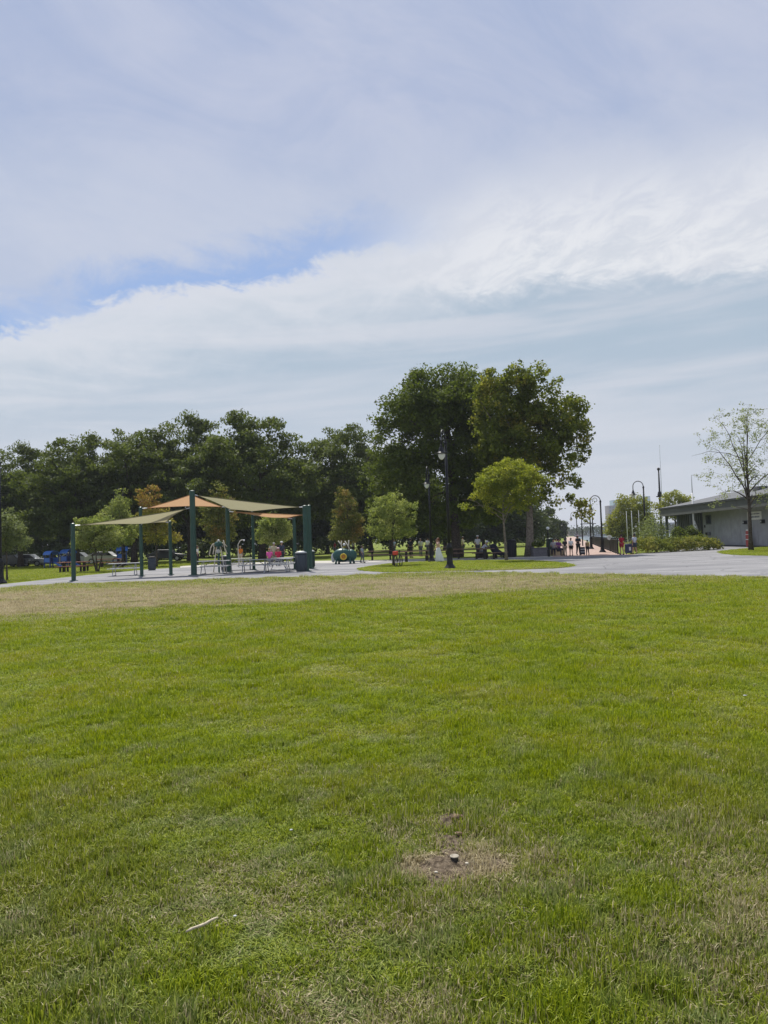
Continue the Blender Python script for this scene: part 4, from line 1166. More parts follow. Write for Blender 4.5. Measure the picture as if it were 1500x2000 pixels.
# boarded wall: separate panels with open joints, behind them the dark core
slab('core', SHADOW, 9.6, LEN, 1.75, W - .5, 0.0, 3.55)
cuts = [9.5, 12.2, 14.2, 16.6, 18.8, 20.4, 22.4, 24.2, 27.0, 30.0, 33.0, 36.0, LEN - .1]
for a, b in zip(cuts[:-1], cuts[1:]):
    slab('wall_panel', WALL, a + .02, b - .02, 1.5, 1.74, 0.12, 3.58)
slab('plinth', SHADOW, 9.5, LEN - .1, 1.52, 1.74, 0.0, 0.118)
slab('end_wall', WALL, 9.3, 9.49, 1.5, W - .5, 0.0, 3.58)
# recessed porch with slatted screens
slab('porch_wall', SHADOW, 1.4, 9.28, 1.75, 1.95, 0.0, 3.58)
for u in np.arange(1.0, 8.4, 0.62):
    slab('screen_slat', WALL2, u + .5, u + .74, 1.5, 1.65, 0.0, 3.58)
for u in (0.5, 4.6, 8.8):
    slab('porch_post', WALL2, u, u + .26, 0.35, 0.61, 0.0, 3.58)
    slab('post_foot', WALL2, u - .05, u + .31, 0.30, 0.66, 0.0, 0.25)
slab('porch_counter', mat('blue_grey_board', (0.16, 0.21, 0.25), rough=0.6), 1.2, 3.6, 0.9, 1.3, 0.0, 1.35)
# things fixed to the boards
slab('window_frame', WALL2, 10.3, 11.7, 1.44, 1.495, 2.15, 3.1)
slab('window_pane', mat('dark_glass', (0.03, 0.04, 0.05), rough=0.1, spec=0.6), 10.4, 11.6, 1.42, 1.438, 2.25, 3.0)
slab('meter_box', BLACK, 10.2, 10.55, 1.36, 1.495, 1.05, 1.35); slab('meter_box', mat('grey_box', (.12, .12, .15), rough=.6), 10.8, 11.4, 1.36, 1.495, 1.05, 1.38)
slab('switch', BLACK, 9.85, 10.02, 1.42, 1.495, 1.85, 2.1)
sg = slab('sign_board', WHITE, 20.6, 23.4, 1.42, 1.495, 2.35, 3.05)
INK = mat('sign_ink', (0.06, 0.07, 0.12), rough=0.6)
rd = random.Random(6)
for row, (zz, hh) in enumerate(((2.80, .10), (2.52, .14))):
    u = 20.95
    while u < 23.05:
        wd_ = rd.uniform(.06, .16); slab('sign_mark', INK, u, u + wd_, 1.412, 1.418, zz, zz + hh, sg); u += wd_ + rd.uniform(.04, .09)
for u in (20.15, 23.75):
    l_ = slab('wall_light', BLACK, u - .16, u + .16, 1.22, 1.495, 2.0, 2.32); slab('lens', PALE, u - .08, u + .08, 1.205, 1.216, 2.1, 2.24, l_)
REDB = mat('red_board', (0.36, 0.035, 0.035), rough=0.5)
rdp = A + pv(21.5, 1.0, 0)
o = thing('red_stand', 'narrow red and white standing board against the pavilion wall', 'sign', rdp, math.atan2(ub.y, ub.x))
MB().box((0, 0, .32), (.62, .12, .6)).build('lower_panel', REDB, o); MB().box((0, 0, .66), (.62, .12, .06)).build('white_band', WHITE, o)
MB().box((0, 0, .88), (.58, .12, .36)).build('middle_panel', REDB, o); MB().box((0, 0, 1.09), (.58, .12, .05)).build('white_band', WHITE, o)
MB().box((0, 0, 1.26), (.46, .12, .28)).build('upper_panel', REDB, o); MB().box((0, 0, 1.47), (.4, .1, .12)).build('cap', WHITE, o); MB().box((0, 0, .01), (.7, .3, .02)).build('foot', BLACK, o)

# ------------------------------------------------------------------ harbour railing
rail = thing('harbour_railing', 'long black picket railing along the brick harbour walk', 'railing', RAIL0)
N = 26; STEP = 2.4; hd = HD.normalized()
for i in range(N + 1):
    p = hd * (i * STEP)
    MB().box((p.x, p.y, .58), (.09, .09, 1.16)).box((p.x, p.y, 1.18), (.13, .13, .05)).build('post', BLACK, rail)
    if i < N:
        q = hd * ((i + 1) * STEP)
        for z, r in ((1.08, .032), (.15, .022)):
            MB().tube([p + Vector((0, 0, z)), q + Vector((0, 0, z))], r, 6).build('rail', BLACK, rail)
        pk = MB()
        for k in range(1, 28):
            c = p.lerp(q, k / 28); pk.box((c.x, c.y, .615), (.034, .034, .88))
        tag(pk.build('pickets', BLACK, rail), kind='stuff')
for sgn, (px, py, lab) in enumerate([(1180, 1058, 'small round white notice fixed at the harbour railing')]):
    c = RAIL0 + hd * 9 + Vector((-.1, -.1, 1.1))
    o = thing('round_notice', lab, 'sign', c)
    dd = MB(); ring = [(.22 * math.cos(2 * math.pi * k / 20), .22 * math.sin(2 * math.pi * k / 20)) for k in range(20)]
    dd.side_prism([(x, z + .12) for x, z in ring], -.02, .02).build('disc', WHITE, o)
    MB().box((-.06, -.024, .14), (.03, .006, .16)).box((.05, -.024, .1), (.05, .006, .03)).build('mark', INK, o)
    MB().tube([(0, .03, -1.1), (0, .03, .1)], .02, 6).build('stalk', BLACK, o)

# white tents on the pier
TENT = mat('tent_cloth', (0.66, 0.70, 0.70), rough=0.8, trans=0.3)
for px, Y, lab in ((1205, 128, 'pale green white tent on the pier left of the person in red'), (1218, 120, 'white tent on the pier behind the person in red')):
    p = T(px, 1046, Y); p.z = 0
    o = thing('market_tent', lab, 'tent', p, .3)
    MB().add([(-1.5, -1.5, 2.1), (1.5, -1.5, 2.1), (1.5, 1.5, 2.1), (-1.5, 1.5, 2.1), (0, 0, 3.1)], [(0, 1, 4), (1, 2, 4), (2, 3, 4), (3, 0, 4)]).build('canopy', TENT, o)
    for x in (-1.42, 1.42):
        for y in (-1.42, 1.42): MB().tube([(x, y, 0), (x, y, 2.1)], .03, 6).build('leg', WHITE, o)

# ------------------------------------------------------------------ far shore
def far_building(name, label, px0, px1, top, Y, m, wm, floors, bays, crown=None):
    a, b = T(px0, 1040, Y), T(px1, 1040, Y); h = T((px0 + px1) / 2, top, Y).z
    wdt = b.x - a.x
    o = thing(name, label, 'building', ((a.x + b.x) / 2, Y, -1.2), 0, 'buildings on the far shore')
    H = h + 1.2; dp = max(12, wdt * .7)
    MB().box((0, dp / 2, H / 2), (wdt, dp, H)).build('wall', m, o)
    for fl in range(floors):
        z = H * (fl + .55) / floors
        for k in range(bays):
            x = -wdt / 2 + wdt * (k + .5) / bays
            MB().box((x, -.12, z), (wdt / bays * .62, .25, H / floors * .5)).build('window', wm, o)
    MB().box((0, dp / 2, H + .4), (wdt * 1.02, dp * 1.02, .8)).build('roof', m, o)
    if crown: MB().box((wdt * .05, dp / 2, H + .8 + crown / 2), (wdt * .6, dp * .6, crown)).build('penthouse', wm, o)
BRN = mat('brown_brick_far', (0.23, 0.19, 0.19), rough=.8); GLS = mat('teal_glass_far', (0.25, 0.42, 0.45), rough=.2, spec=.6); DGL = mat('far_window', (0.12, 0.14, 0.17), rough=.2)
GRF = mat('grey_far', (0.28, 0.29, 0.32), rough=.8); WTF = mat('white_far', (0.55, 0.56, 0.57), rough=.8); RDF = mat('red_brick_far', (0.27, 0.17, 0.15), rough=.8)
far_building('office_block', 'hazy brown office block across the harbour left of the round tree', 1191, 1226, 988, 1100, BRN, DGL, 9, 6)
far_building('glass_tower', 'hazy teal glass tower across the harbour right of the pier lamp', 1255, 1273, 970, 1500, GLS, WTF, 12, 3)
far_building('glass_block', 'hazy green glass block behind the brown office block', 1200, 1232, 977, 1350, GLS, DGL, 10, 5)
far_building('warehouse', 'long low hazy grey warehouse on the far shore', 1148, 1192, 1031, 820, GRF, DGL, 3, 10)
far_building('wharf_house', 'low white wharf building on the far shore between the walk lamps', 1160, 1182, 1037, 700, WTF, DGL, 2, 6)
far_building('brick_wharf', 'low red brick building on the far shore left of the walk lamps', 1112, 1140, 1038, 760, RDF, DGL, 3, 7)
far_building('shore_block', 'hazy grey block on the far shore showing between the pavilion and trees', 1276, 1330, 1022, 900, GRF, DGL, 4, 9)
hg = hedge('shore_trees', 'hazy belt of trees along the far shore', [Vector((140, 640, 0)), Vector((190, 650, 0)), Vector((240, 660, 0)), Vector((330, 690, 0))], 14, 7.5, LM_FAR, 2600, 2.6, 91)
hg['kind'] = 'stuff'

# ------------------------------------------------------------------ play houses, cars and houses behind the picnic lawn
BLUE = mat('play_blue', (0.035, 0.14, 0.47), rough=0.4, spec=0.5); DBLUE = mat('play_dark_blue', (0.015, 0.04, 0.17), rough=0.45)
def playhouse(label, px, Y, s_=1.0, rz=0.0, roof=True):
    p = T(px, 1075, Y); p.z = 0
    o = thing('play_house', label, 'play structure', p, rz, 'blue play structures')
    for x in (-.85, .85):
        for y in (-.75, .75): MB().tube([(x * s_, y * s_, 0), (x * s_, y * s_, 2.45 * s_)], .06, 8).build('post', DBLUE, o)
    MB().box((0, 0, 1.0 * s_), (1.8 * s_, 1.6 * s_, .08)).build('deck', DBLUE, o)
    rr = MB(); n = 12; pts = [(math.cos(math.pi * k / n) * 1.0 * s_, math.sin(math.pi * k / n) * .72 * s_) for k in range(n + 1)]
    poly = [(x, z + 2.3 * s_) for x, z in pts] + [(x * .93, z * .93 + 2.3 * s_) for x, z in reversed(pts)]
    for k in range(n):
        q = [pts[k], pts[k + 1], (pts[k + 1][0] * .93, pts[k + 1][1] * .93), (pts[k][0] * .93, pts[k][1] * .93)]
        rr.side_prism([(x, z + 2.3 * s_) for x, z in q], -.95 * s_, .95 * s_)
    rr.build('arched_roof', BLUE, o)
    for x in (-.88, .88): MB().box((x * s_, 0, 1.42 * s_), (.05, 1.45 * s_, .75 * s_)).build('side_panel', BLUE, o)
    MB().box((0, .78 * s_, 1.42 * s_), (1.6 * s_, .05, .75 * s_)).build('back_panel', DBLUE, o)
    sl = MB()
    sl.add([(-.3 * s_, -.8 * s_, 1.02 * s_), (.3 * s_, -.8 * s_, 1.02 * s_), (.3 * s_, -2.6 * s_, .15), (-.3 * s_, -2.6 * s_, .15), (-.3 * s_, -.8 * s_, .97 * s_), (.3 * s_, -.8 * s_, .97 * s_), (.3 * s_, -2.6 * s_, .1), (-.3 * s_, -2.6 * s_, .1)],
           [(0, 1, 2, 3), (7, 6, 5, 4), (0, 3, 7, 4), (1, 5, 6, 2), (0, 4, 5, 1), (3, 2, 6, 7)]).build('slide', BLUE, o)
playhouse('arched roof blue play house standing alone left of its twin', 100, 73, .56, R(62))
playhouse('arched roof blue play house just behind the short green post', 133, 76, .60, R(62))
playhouse('dark blue play house behind the lone steel table', 238, 78, .62, R(-70))

def car_mesh(label, px, Y, paint, rz):
    p = T(px, 1080, Y); p.z = 0
    o = thing('parked_car', label, 'car', p, rz, 'cars parked beyond the trees')
    prof = [(-2.2, .32), (2.15, .32), (2.2, .62), (2.05, .80), (1.1, .92), (.55, 1.38), (-.95, 1.42), (-1.75, .98), (-2.18, .88)]
    MB().side_prism(prof, -.85, .85).build('body', paint, o, bevel=.06)
    gl = mat('car_glass', (.02, .025, .03), rough=.08, spec=.6)
    for y in (-.86, .86): MB().side_prism([(.98, .95), (.5, 1.33), (-.9, 1.36), (-1.5, .98)], y - .01, y + .01).build('side_window', gl, o)
    for x in (-1.35, 1.35):
        for y in (-.8, .8):
            n = 16; ring = [(x + .33 * math.cos(2 * math.pi * k / n), .33 + .33 * math.sin(2 * math.pi * k / n)) for k in range(n)]
            wl = MB().side_prism(ring, y - .11, y + .11).build('wheel', BLACK, o)
            ring = [(x + .2 * math.cos(2 * math.pi * k / n), .33 + .2 * math.sin(2 * math.pi * k / n)) for k in range(n)]
            MB().side_prism(ring, y - .125, y + .125).build('rim', STEEL, wl)
    for y in (-.55, .55):
        MB().box((2.16, y, .72), (.06, .36, .13)).build('headlight', PALE, o); MB().box((-2.19, y, .8), (.05, .3, .13)).build('tail_light', REDB, o)
CW = mat('car_white', (.62, .63, .64), rough=.25, spec=.6); CD = mat('car_dark', (.025, .03, .04), rough=.25, spec=.6); CG = mat('car_silver', (.34, .36, .38), rough=.3, metal=.4)
for px, Y, m_, lab in [(22, 84, CD, 'dark parked car farthest along beyond the greyish young tree'), (54, 86, CG, 'silver grey parked car beside the thick locust trunk'),
                       (152, 88, CG, 'silver parked car behind the picnic table and blue play houses'), (206, 87, CW, 'white parked car behind the many stemmed young tree'), (326, 90, CD, 'dark parked car beyond the litter bin on the grass')]:
    car_mesh(lab, px, Y, m_, .08)

def house(name, label, px0, px1, top, Y, m, roofm, flat=False):
    a, b = T(px0, 1080, Y), T(px1, 1080, Y); h = T((px0 + px1) / 2, top, Y).z; wd_ = b.x - a.x
    o = thing(name, label, 'building', ((a.x + b.x) / 2, Y, 0))
    MB().box((0, 3, h / 2), (wd_, 6, h)).build('wall', m, o)
    if not flat:
        MB().add([(-wd_ / 2 - .3, -.3, h), (wd_ / 2 + .3, -.3, h), (wd_ / 2 + .3, 6.3, h), (-wd_ / 2 - .3, 6.3, h), (-wd_ / 2 - .3, 3, h + 1.6), (wd_ / 2 + .3, 3, h + 1.6)],
                 [(0, 1, 5, 4), (2, 3, 4, 5), (1, 2, 5), (3, 0, 4), (3, 2, 1, 0)]).build('roof', roofm, o)
    else: MB().box((0, 3, h + .1), (wd_ + .3, 6.3, .2)).build('roof', roofm, o)
    n = max(2, int(wd_ / 2.2))
    for k in range(n):
        x = -wd_ / 2 + wd_ * (k + .5) / n
        f_ = MB().box((x, -.03, h * .55), (.95, .06, 1.15)).build('window', WHITE, o); MB().box((x, -.065, h * .55), (.8, .03, 1.0)).build('pane', DGL, f_)
house('cream_house', 'cream walled house glimpsed between the play house and the tree trunks', 140, 178, 1062, 118, mat('cream_wall', (.62, .55, .38), rough=.8), ROOFM)
house('white_house', 'white walled house glimpsed behind the many stemmed young tree', 182, 222, 1066, 121, WHITE, ROOFM)
house('pale_shed', 'pale grey flat roofed shed glimpsed beyond the parked dark cars', 8, 74, 1076, 117, mat('pale_wall', (.42, .45, .46), rough=.8), ROOFM, True)

# ------------------------------------------------------------------ people
SKIN = mat('skin', (0.42, 0.25, 0.18), rough=0.55, spec=0.3); SKIND = mat('skin_dark', (0.16, 0.09, 0.06), rough=0.55, spec=0.3)
HAIRS = {'black': (.012, .01, .01), 'brown': (.06, .03, .018), 'red': (.14, .045, .02), 'grey': (.35, .34, .33), 'fair': (.3, .2, .1)}
def skinned(name, J, E, root, m, parent, sub=1):
    names = list(J); ix = {k: i for i, k in enumerate(names)}
    me = bpy.data.meshes.new(name)
    me.from_pydata([J[k][0] for k in names], [(ix[a], ix[b]) for a, b in E], [])
    me.materials.append(m)
    o = bpy.data.objects.new(name, me); col.objects.link(o); o.parent = parent
    o.modifiers.new('skin', 'SKIN').use_smooth_shade = True
    for i, k in enumerate(names):
        r = J[k][1]; sv = me.skin_vertices[0].data[i]
        sv.radius = r if isinstance(r, tuple) else (r, r); sv.use_root = (k == root)
    sm = o.modifiers.new('smooth', 'SUBSURF'); sm.levels = sub; sm.render_levels = sub
    return o
def person(label, loc, rz, H=1.7, top=(.6, .6, .6), bottom=(.05, .05, .07), hair='brown', pose='stand', stride=.0, arms='down', shorts=False, dress=None, cap=None, sk=SKIN, bag=None, lean=0.0, group=None):
    """faces -Y before turning"""
    k = H / 1.7
    o = thing('person', label, 'person', loc, rz, group)
    sit = pose == 'sit'
    pz = .50 if sit else .93
    def V(x, y, z): return (x * k, y * k, z * k)
    J = {}
    ly = lambda z: -lean * max(0, z - pz)
    J['pelvis'] = (V(0, 0, pz), .125 * k)
    J['waist'] = (V(0, ly(pz + .16), pz + .16), .115 * k)
    J['chest'] = (V(0, ly(pz + .36), pz + .36), (.14 * k, .115 * k))
    J['collar'] = (V(0, ly(pz + .50), pz + .50), .075 * k)
    J['neck'] = (V(0, ly(pz + .56) - .01, pz + .56), .05 * k)
    J['jaw'] = (V(0, ly(pz + .62) - .02, pz + .62), .07 * k)
    J['head'] = (V(0, ly(pz + .69) - .012, pz + .69), .092 * k)
    J['crown'] = (V(0, ly(pz + .755) - .005, pz + .755), .065 * k)
    E = [('pelvis', 'waist'), ('waist', 'chest'), ('chest', 'collar'), ('collar', 'neck'), ('neck', 'jaw'), ('jaw', 'head'), ('head', 'crown')]
    J['nose'] = (V(0, ly(pz + .67) - .115, pz + .67), .012 * k); E.append(('head', 'nose'))
    for s_, n in ((-1, 'l'), (1, 'r')):
        st = stride * s_
        J['hip' + n] = (V(s_ * .085, 0, pz - .04), .095 * k)
        if sit:
            J['knee' + n] = (V(s_ * .11, -.42, .50), .062 * k); J['ankle' + n] = (V(s_ * .11, -.40, .08), .04 * k); J['toe' + n] = (V(s_ * .12, -.56, .04), .034 * k)
        else:
            J['knee' + n] = (V(s_ * .09, -st * .5 - .02, .49), .062 * k); J['ankle' + n] = (V(s_ * .09, -st + (.06 if st < 0 else 0), .08 + (.05 if st < -.1 else 0)), .04 * k); J['toe' + n] = (V(s_ * .10, -st - .14, .035), .034 * k)
        E += [('pelvis', 'hip' + n), ('hip' + n, 'knee' + n), ('knee' + n, 'ankle' + n), ('ankle' + n, 'toe' + n)]
        sy = ly(pz + .46)
        J['sho' + n] = (V(s_ * .175, sy, pz + .46), .062 * k)
        if arms == 'down':
            el, wr = (s_ * .215, sy + .03 + st * .3, pz + .19), (s_ * .225, sy - .04 + st * .6, pz - .05)
        elif arms == 'fore':
            el, wr = (s_ * .21, sy - .08, pz + .22), (s_ * .14, sy - .30, pz + .24)
        elif arms == 'reach':
            el, wr = (s_ * .19, sy - .24, pz + .30), (s_ * .15, sy - .50, pz + .24)
        else:  # hand to face
            el, wr = ((s_ * .22, sy - .16, pz + .27), (s_ * .10, sy - .16, pz + .55)) if s_ > 0 else ((s_ * .215, sy + .02, pz + .20), (s_ * .18, sy - .14, pz + .05))
        J['elb' + n] = (V(*el), .04 * k); J['wri' + n] = (V(*wr), .026 * k)
        dv = (Vector(wr) - Vector(el)).normalized()
        pal = Vector(wr) + dv * .06
        J['palm' + n] = (V(*pal), (.034 * k, .018 * k))
        E += [('chest', 'sho' + n), ('sho' + n, 'elb' + n), ('elb' + n, 'wri' + n), ('wri' + n, 'palm' + n)]
        side = Vector((0, -1, 0)).cross(dv); side = side.normalized() if side.length > .1 else Vector((1, 0, 0))
        for q in range(4):
            tip = pal + dv * (.075 + .012 * (q in (1, 2))) + side * (q - 1.5) * .019
            J['f%d%s' % (q, n)] = (V(*tip), .009 * k); E.append(('palm' + n, 'f%d%s' % (q, n)))
        tip = Vector(wr) + dv * .06 - side * .06
        J['th' + n] = (V(*tip), .010 * k); E.append(('wri' + n, 'th' + n))
    skinned('body', J, E, 'pelvis', sk, o)
    def grown(keys, g, add=.0): return {q: (J[q][0], tuple(x * g + add * k for x in J[q][1]) if isinstance(J[q][1], tuple) else J[q][1] * g + add * k) for q in keys}
    tm = mat('cloth_%.3f_%.3f_%.3f' % top, top, rough=.85, spec=.1, var=.12, scale=9)
    keys = ['pelvis', 'waist', 'chest', 'collar', 'shol', 'shor', 'elbl', 'elbr']
    tj = grown(keys, 1.10, .012)
    for n in 'lr':
        p0, p1 = Vector(J['sho' + n][0]), Vector(J['elb' + n][0]); tj['elb' + n] = (tuple(p0.lerp(p1, .85)), .058 * k)
    tj['collar'] = (J['collar'][0], .085 * k)
    skinned('shirt', tj, [('pelvis', 'waist'), ('waist', 'chest'), ('chest', 'collar'), ('chest', 'shol'), ('chest', 'shor'), ('shol', 'elbl'), ('shor', 'elbr')], 'pelvis', tm, o)
    bm_ = mat('cloth_%.3f_%.3f_%.3f' % bottom, bottom, rough=.85, spec=.1, var=.12, scale=9)
    if dress:
        z1 = pz + .12
        prof = [(.34, .06), (.35, .12), (.30, .4), (.24, .7), (.17, z1 - .12), (.135, z1)]
        sk_ = MB(); n = 28; prof = [(r * k, z * k) for r, z in prof]
        sk_.lathe(prof, (0, 0, 0), n)
        for i in range(len(sk_.v)):
            x, y, z = sk_.v[i]; a = math.atan2(y, x); wv = 1 + .10 * math.sin(a * 7) * max(0, 1 - z / (z1 * k)); sk_.v[i] = (x * wv, y * wv * .85 + .10 * k * max(0, 1 - z / (.7 * k)), z)
        sk_.build('skirt', mat('white_dress', (.74, .75, .77), rough=.85, spec=.1), o, smooth=True)
    else:
        ks = ['pelvis', 'hipl', 'hipr', 'kneel', 'kneer'] + ([] if shorts else ['anklel', 'ankler'])
        bj = grown(ks, 1.10, .012)
        if shorts:
            for n in 'lr': bj['knee' + n] = (tuple(Vector(J['hip' + n][0]).lerp(Vector(J['knee' + n][0]), .8)), .088 * k)
        ee = [('pelvis', 'hipl'), ('pelvis', 'hipr'), ('hipl', 'kneel'), ('hipr', 'kneer')] + ([] if shorts else [('kneel', 'anklel'), ('kneer', 'ankler')])
        skinned('shorts' if shorts else 'trousers', bj, ee, 'pelvis', bm_, o)
    for n in 'lr':
        a, t_ = Vector(J['ankle' + n][0]), Vector(J['toe' + n][0])
        MB().tube([(a.x, a.y + .05 * k, .05 * k + a.z - .08 * k), (a.x, a.y - .04 * k, .05 * k + a.z - .08 * k), (t_.x, t_.y - .03 * k, .04 * k)], [.045 * k, .05 * k, .032 * k], 8).build('shoe', DWOOD if not dress else WHITE, o, smooth=True)
    hc = Vector(J['head'][0])
    hm = mat('hair_' + hair, HAIRS[hair], rough=.5, spec=.3)
    hr = MB(); hr.ball((hc.x, hc.y + .025 * k, hc.z + .035 * k), (.10 * k, .105 * k, .092 * k), 14, 9)
    if hair in ('red', 'brown') and dress: hr.ball((hc.x, hc.y + .09 * k, hc.z - .10 * k), (.09 * k, .05 * k, .17 * k), 12, 8)
    hr.build('hair', hm, o, smooth=True)
    if cap:
        cm = mat('cap_%.2f_%.2f' % cap[:2], cap, rough=.8)
        MB().ball((hc.x, hc.y + .015 * k, hc.z + .075 * k), (.108 * k, .115 * k, .07 * k), 14, 8).box((hc.x, hc.y - .13 * k, hc.z + .06 * k), (.13 * k, .12 * k, .015)).build('cap', cm, o, smooth=True)
    if bag:
        MB().box((0, .19 * k, (pz + .3) * k), (.28 * k, .14 * k, .4 * k)).build('backpack', mat('bag', bag, rough=.8), o, bevel=.04)
    return o
W_ = 'walkers on the harbour walk'
def at(px, py, dz=.02): return G(px, py) + Vector((0, 0, dz))
def size(px, top, py):
    b = G(px, py); return max(1.0, min(1.85, zat(top, b, px)))
person('woman in long white dress with reddish hair walking over the shaded grass', at(857, 1098, .0), R(-80), size(857, 1050, 1098) * .97, (.62, .42, .34), hair='red', dress=True, arms='face', stride=.12)
person('small child in grey blue clothes walking past the spray turtle', at(708, 1100), R(70), 1.25, (.30, .36, .42), (.10, .12, .15), stride=.12)
person('person in white top half hidden behind the tallest canopy post', at(386, 1104), R(100), 1.66, (.78, .78, .77), (.03, .03, .04), hair='brown')
T0 = [(527, 1106, 'seated person in bright pink shirt at the tables', (.72, .12, .36), 'sit', 'fair', 0), (544, 1105.5, 'seated person in crimson shirt beside the pink shirt', (.55, .03, .08), 'sit', 'fair', .2)]
bn = None
for px, py, lab, c, ps, hr_, rz in T0:
    b = at(px, py); person(lab, b, R(180) + rz, 1.72, c, (.12, .12, .16), hair=hr_, pose=ps, arms='fore', cap=(.7, .45, .5) if 'crimson' in lab else None)
    o = thing('stool', 'round steel stool under the ' + ('crimson' if 'crimson' in lab else 'pink') + ' shirted sitter', 'stool', b, 0, 'stools'); MB().lathe([(.2, .36), (.2, .40)], (0, 0, 0), 14).build('seat', STEEL, o); MB().tube([(0, 0, 0), (0, 0, .37)], .04, 8).build('stem', STEEL, o)
person('person in tan top standing between the pink and crimson sitters', at(536, 1103), R(10), 1.68, (.50, .44, .28), (.3, .27, .2), hair='grey')
person('person in pale grey top and white hat behind the pink sitter', at(531, 1100.5), R(-20), 1.72, (.42, .44, .48), (.06, .06, .08), cap=(.75, .75, .74))
person('person in black with grey stripes right of the crimson sitter', at(551, 1103), R(30), 1.74, (.05, .06, .09), (.04, .05, .06), hair='black', cap=(.72, .72, .72))
person('person in orange top at the back of the splash pad', at(470, 1102), R(10), 1.5, (.62, .20, .03), (.55, .48, .36), hair='fair')
person('person in dark clothes standing behind the brown picnic table', at(803, 1089.5, 0), R(150), 1.72, (.025, .03, .05), (.03, .03, .04), hair='black')
person('person in pale top standing in the shade beside the dark clothed one', at(822, 1086.5, 0), R(20), 1.65, (.55, .56, .56), (.1, .12, .2))
person('person in white shirt with sun hat behind the leaning figure', at(934, 1087.5, 0), R(10), 1.74, (.62, .62, .64), (.08, .08, .1), cap=(.75, .75, .73))
person('person in pale grey shirt and white cap leaning forward on a seat', at(939, 1090, .0), R(90), 1.72, (.46, .48, .55), (.20, .22, .27), pose='sit', arms='reach', lean=.75, cap=(.74, .74, .73), hair='grey')
o = thing('bench_block', 'low pale bench under the leaning figure in grey', 'bench', at(939, 1090, 0)); MB().box((.05, 0, .36), (.55, 1.2, .06)).build('seat', WOOD, o)
for y in (-.45, .45): MB().box((.05, y, .165), (.4, .08, .33)).build('leg', DWOOD, o)
person('walker in black top and tan trousers', at(1104, 1086), R(175), size(1104, 1053, 1086), (.02, .02, .025), (.36, .30, .22), hair='black', stride=.1, group=W_)
person('walker in white shirt and black shorts', at(1116, 1086), R(178), size(1116, 1052, 1086), (.68, .68, .68), (.015, .015, .02), hair='black', shorts=True, stride=.14, group=W_)
person('walker all in black with a pale pink cap', at(1130, 1085), R(5), size(1130, 1047, 1085) * 1.02, (.018, .022, .03), (.02, .025, .03), hair='black', stride=.12, cap=(.72, .55, .58), arms='fore', group=W_)
person('walker in tan shirt and dark trousers with backpack', at(1148, 1084.5), R(185), size(1148, 1056, 1084.5) * 1.02, (.46, .34, .16), (.02, .02, .025), hair='black', stride=.1, sk=SKIND, bag=(.35, .24, .1), group=W_)
person('walker in crimson shirt and crimson shorts beside the railing end', at(1215, 1084), R(185), size(1215, 1045, 1084), (.34, .02, .035), (.34, .02, .04), hair='brown', shorts=True, stride=.1, group=W_)
person('walker in pale grey shirt and dark shorts beside the shrub bed', at(1240, 1083), R(200), size(1240, 1044, 1083), (.50, .52, .58), (.05, .06, .09), hair='black', shorts=True, stride=.12, group=W_)
S_ = [(1082, 1085, 'seated person in grey on the pale ledge', (.40, .40, .42), -.3), (1092, 1085.5, 'seated person in purple on the pale ledge', (.17, .06, .20), .4), (1087, 1082.5, 'seated person in white at the back of the ledge', (.62, .62, .62), .2)]
for px, py, lab, c, rz in S_: person(lab, at(px, py), rz, 1.7, c, (.05, .05, .07), pose='sit', arms='fore', hair='black')
for px, py, lab, c in [(770, 1085, 'far person in pale blue under the trees behind the pale young tree', (.4, .48, .55)), (690, 1084, 'far person in white under the trees behind the spray turtle', (.6, .6, .6)), (905, 1084, 'far person in cream under the trees by the maple trunk', (.6, .55, .45)), (836, 1083, 'far person in white shirt under the trees left of the second hooked lamp', (.65, .65, .65)), (655, 1086, 'far person in red under the trees left of the spray turtle', (.4, .05, .05))]:
    person(lab, at(px, py, 0), R(random.Random(px).uniform(0, 360)), 1.7, c, (.08, .09, .12), group='people strolling far under the trees')
b = at(1087, 1085)
o = thing('stone_ledge', 'pale sandstone ledge where people sit beside the brick walk', 'ledge', b)
LG = mat('sandstone', (.55, .45, .28), rough=.85, var=.15)
MB().box((0, .25, .2), (1.35, .5, .40)).build('block', LG, o, bevel=.02); MB().box((0, .25, .415), (1.42, .56, .03)).build('cap', LG, o)

# bags, suitcase, pushchair, bicycle
o = thing('suitcase', 'dark blue suitcase with white patch between the two walkers', 'suitcase', at(1228, 1083), .2)
MB().box((0, 0, .42), (.48, .28, .66)).build('case', mat('case_blue', (.03, .04, .10), rough=.5), o, bevel=.04); MB().box((.04, -.143, .40), (.16, .006, .26)).build('patch', WHITE, o)
MB().tube([(-.12, .1, .74), (-.12, .1, 1.0), (.12, .1, 1.0), (.12, .1, .74)], .012, 6).build('handle', STEEL, o)
for x in (-.18, .18): MB().ball((x, 0, .05), .05, 8, 6).build('wheel', BLACK, o)
o = thing('suitcase', 'small striped dark bag on wheels beside the walker in black', 'suitcase', at(1138, 1085))
MB().box((0, 0, .34), (.34, .24, .56)).build('case', mat('case_dark', (.03, .03, .04), rough=.6), o, bevel=.03)
for z in (.25, .45): MB().box((0, -.122, z), (.33, .006, .05)).build('stripe', PALE, o)
for x in (-.12, .12): MB().ball((x, 0, .04), .04, 8, 6).build('wheel', BLACK, o)
NAVY = mat('navy_cloth', (.010, .012, .03), rough=.8)
o = thing('pushchair', 'black hooded pushchair beside the leaning figure', 'pushchair', at(972, 1091, .0), R(0))
MB().side_prism([(-.55, 1.0), (-.30, 1.12), (-.08, 1.0), (.05, .72), (.42, .42), (.62, .40), (.60, .22), (.1, .24), (-.35, .42), (-.5, .7)], -.28, .28).build('seat', NAVY, o, bevel=.05)
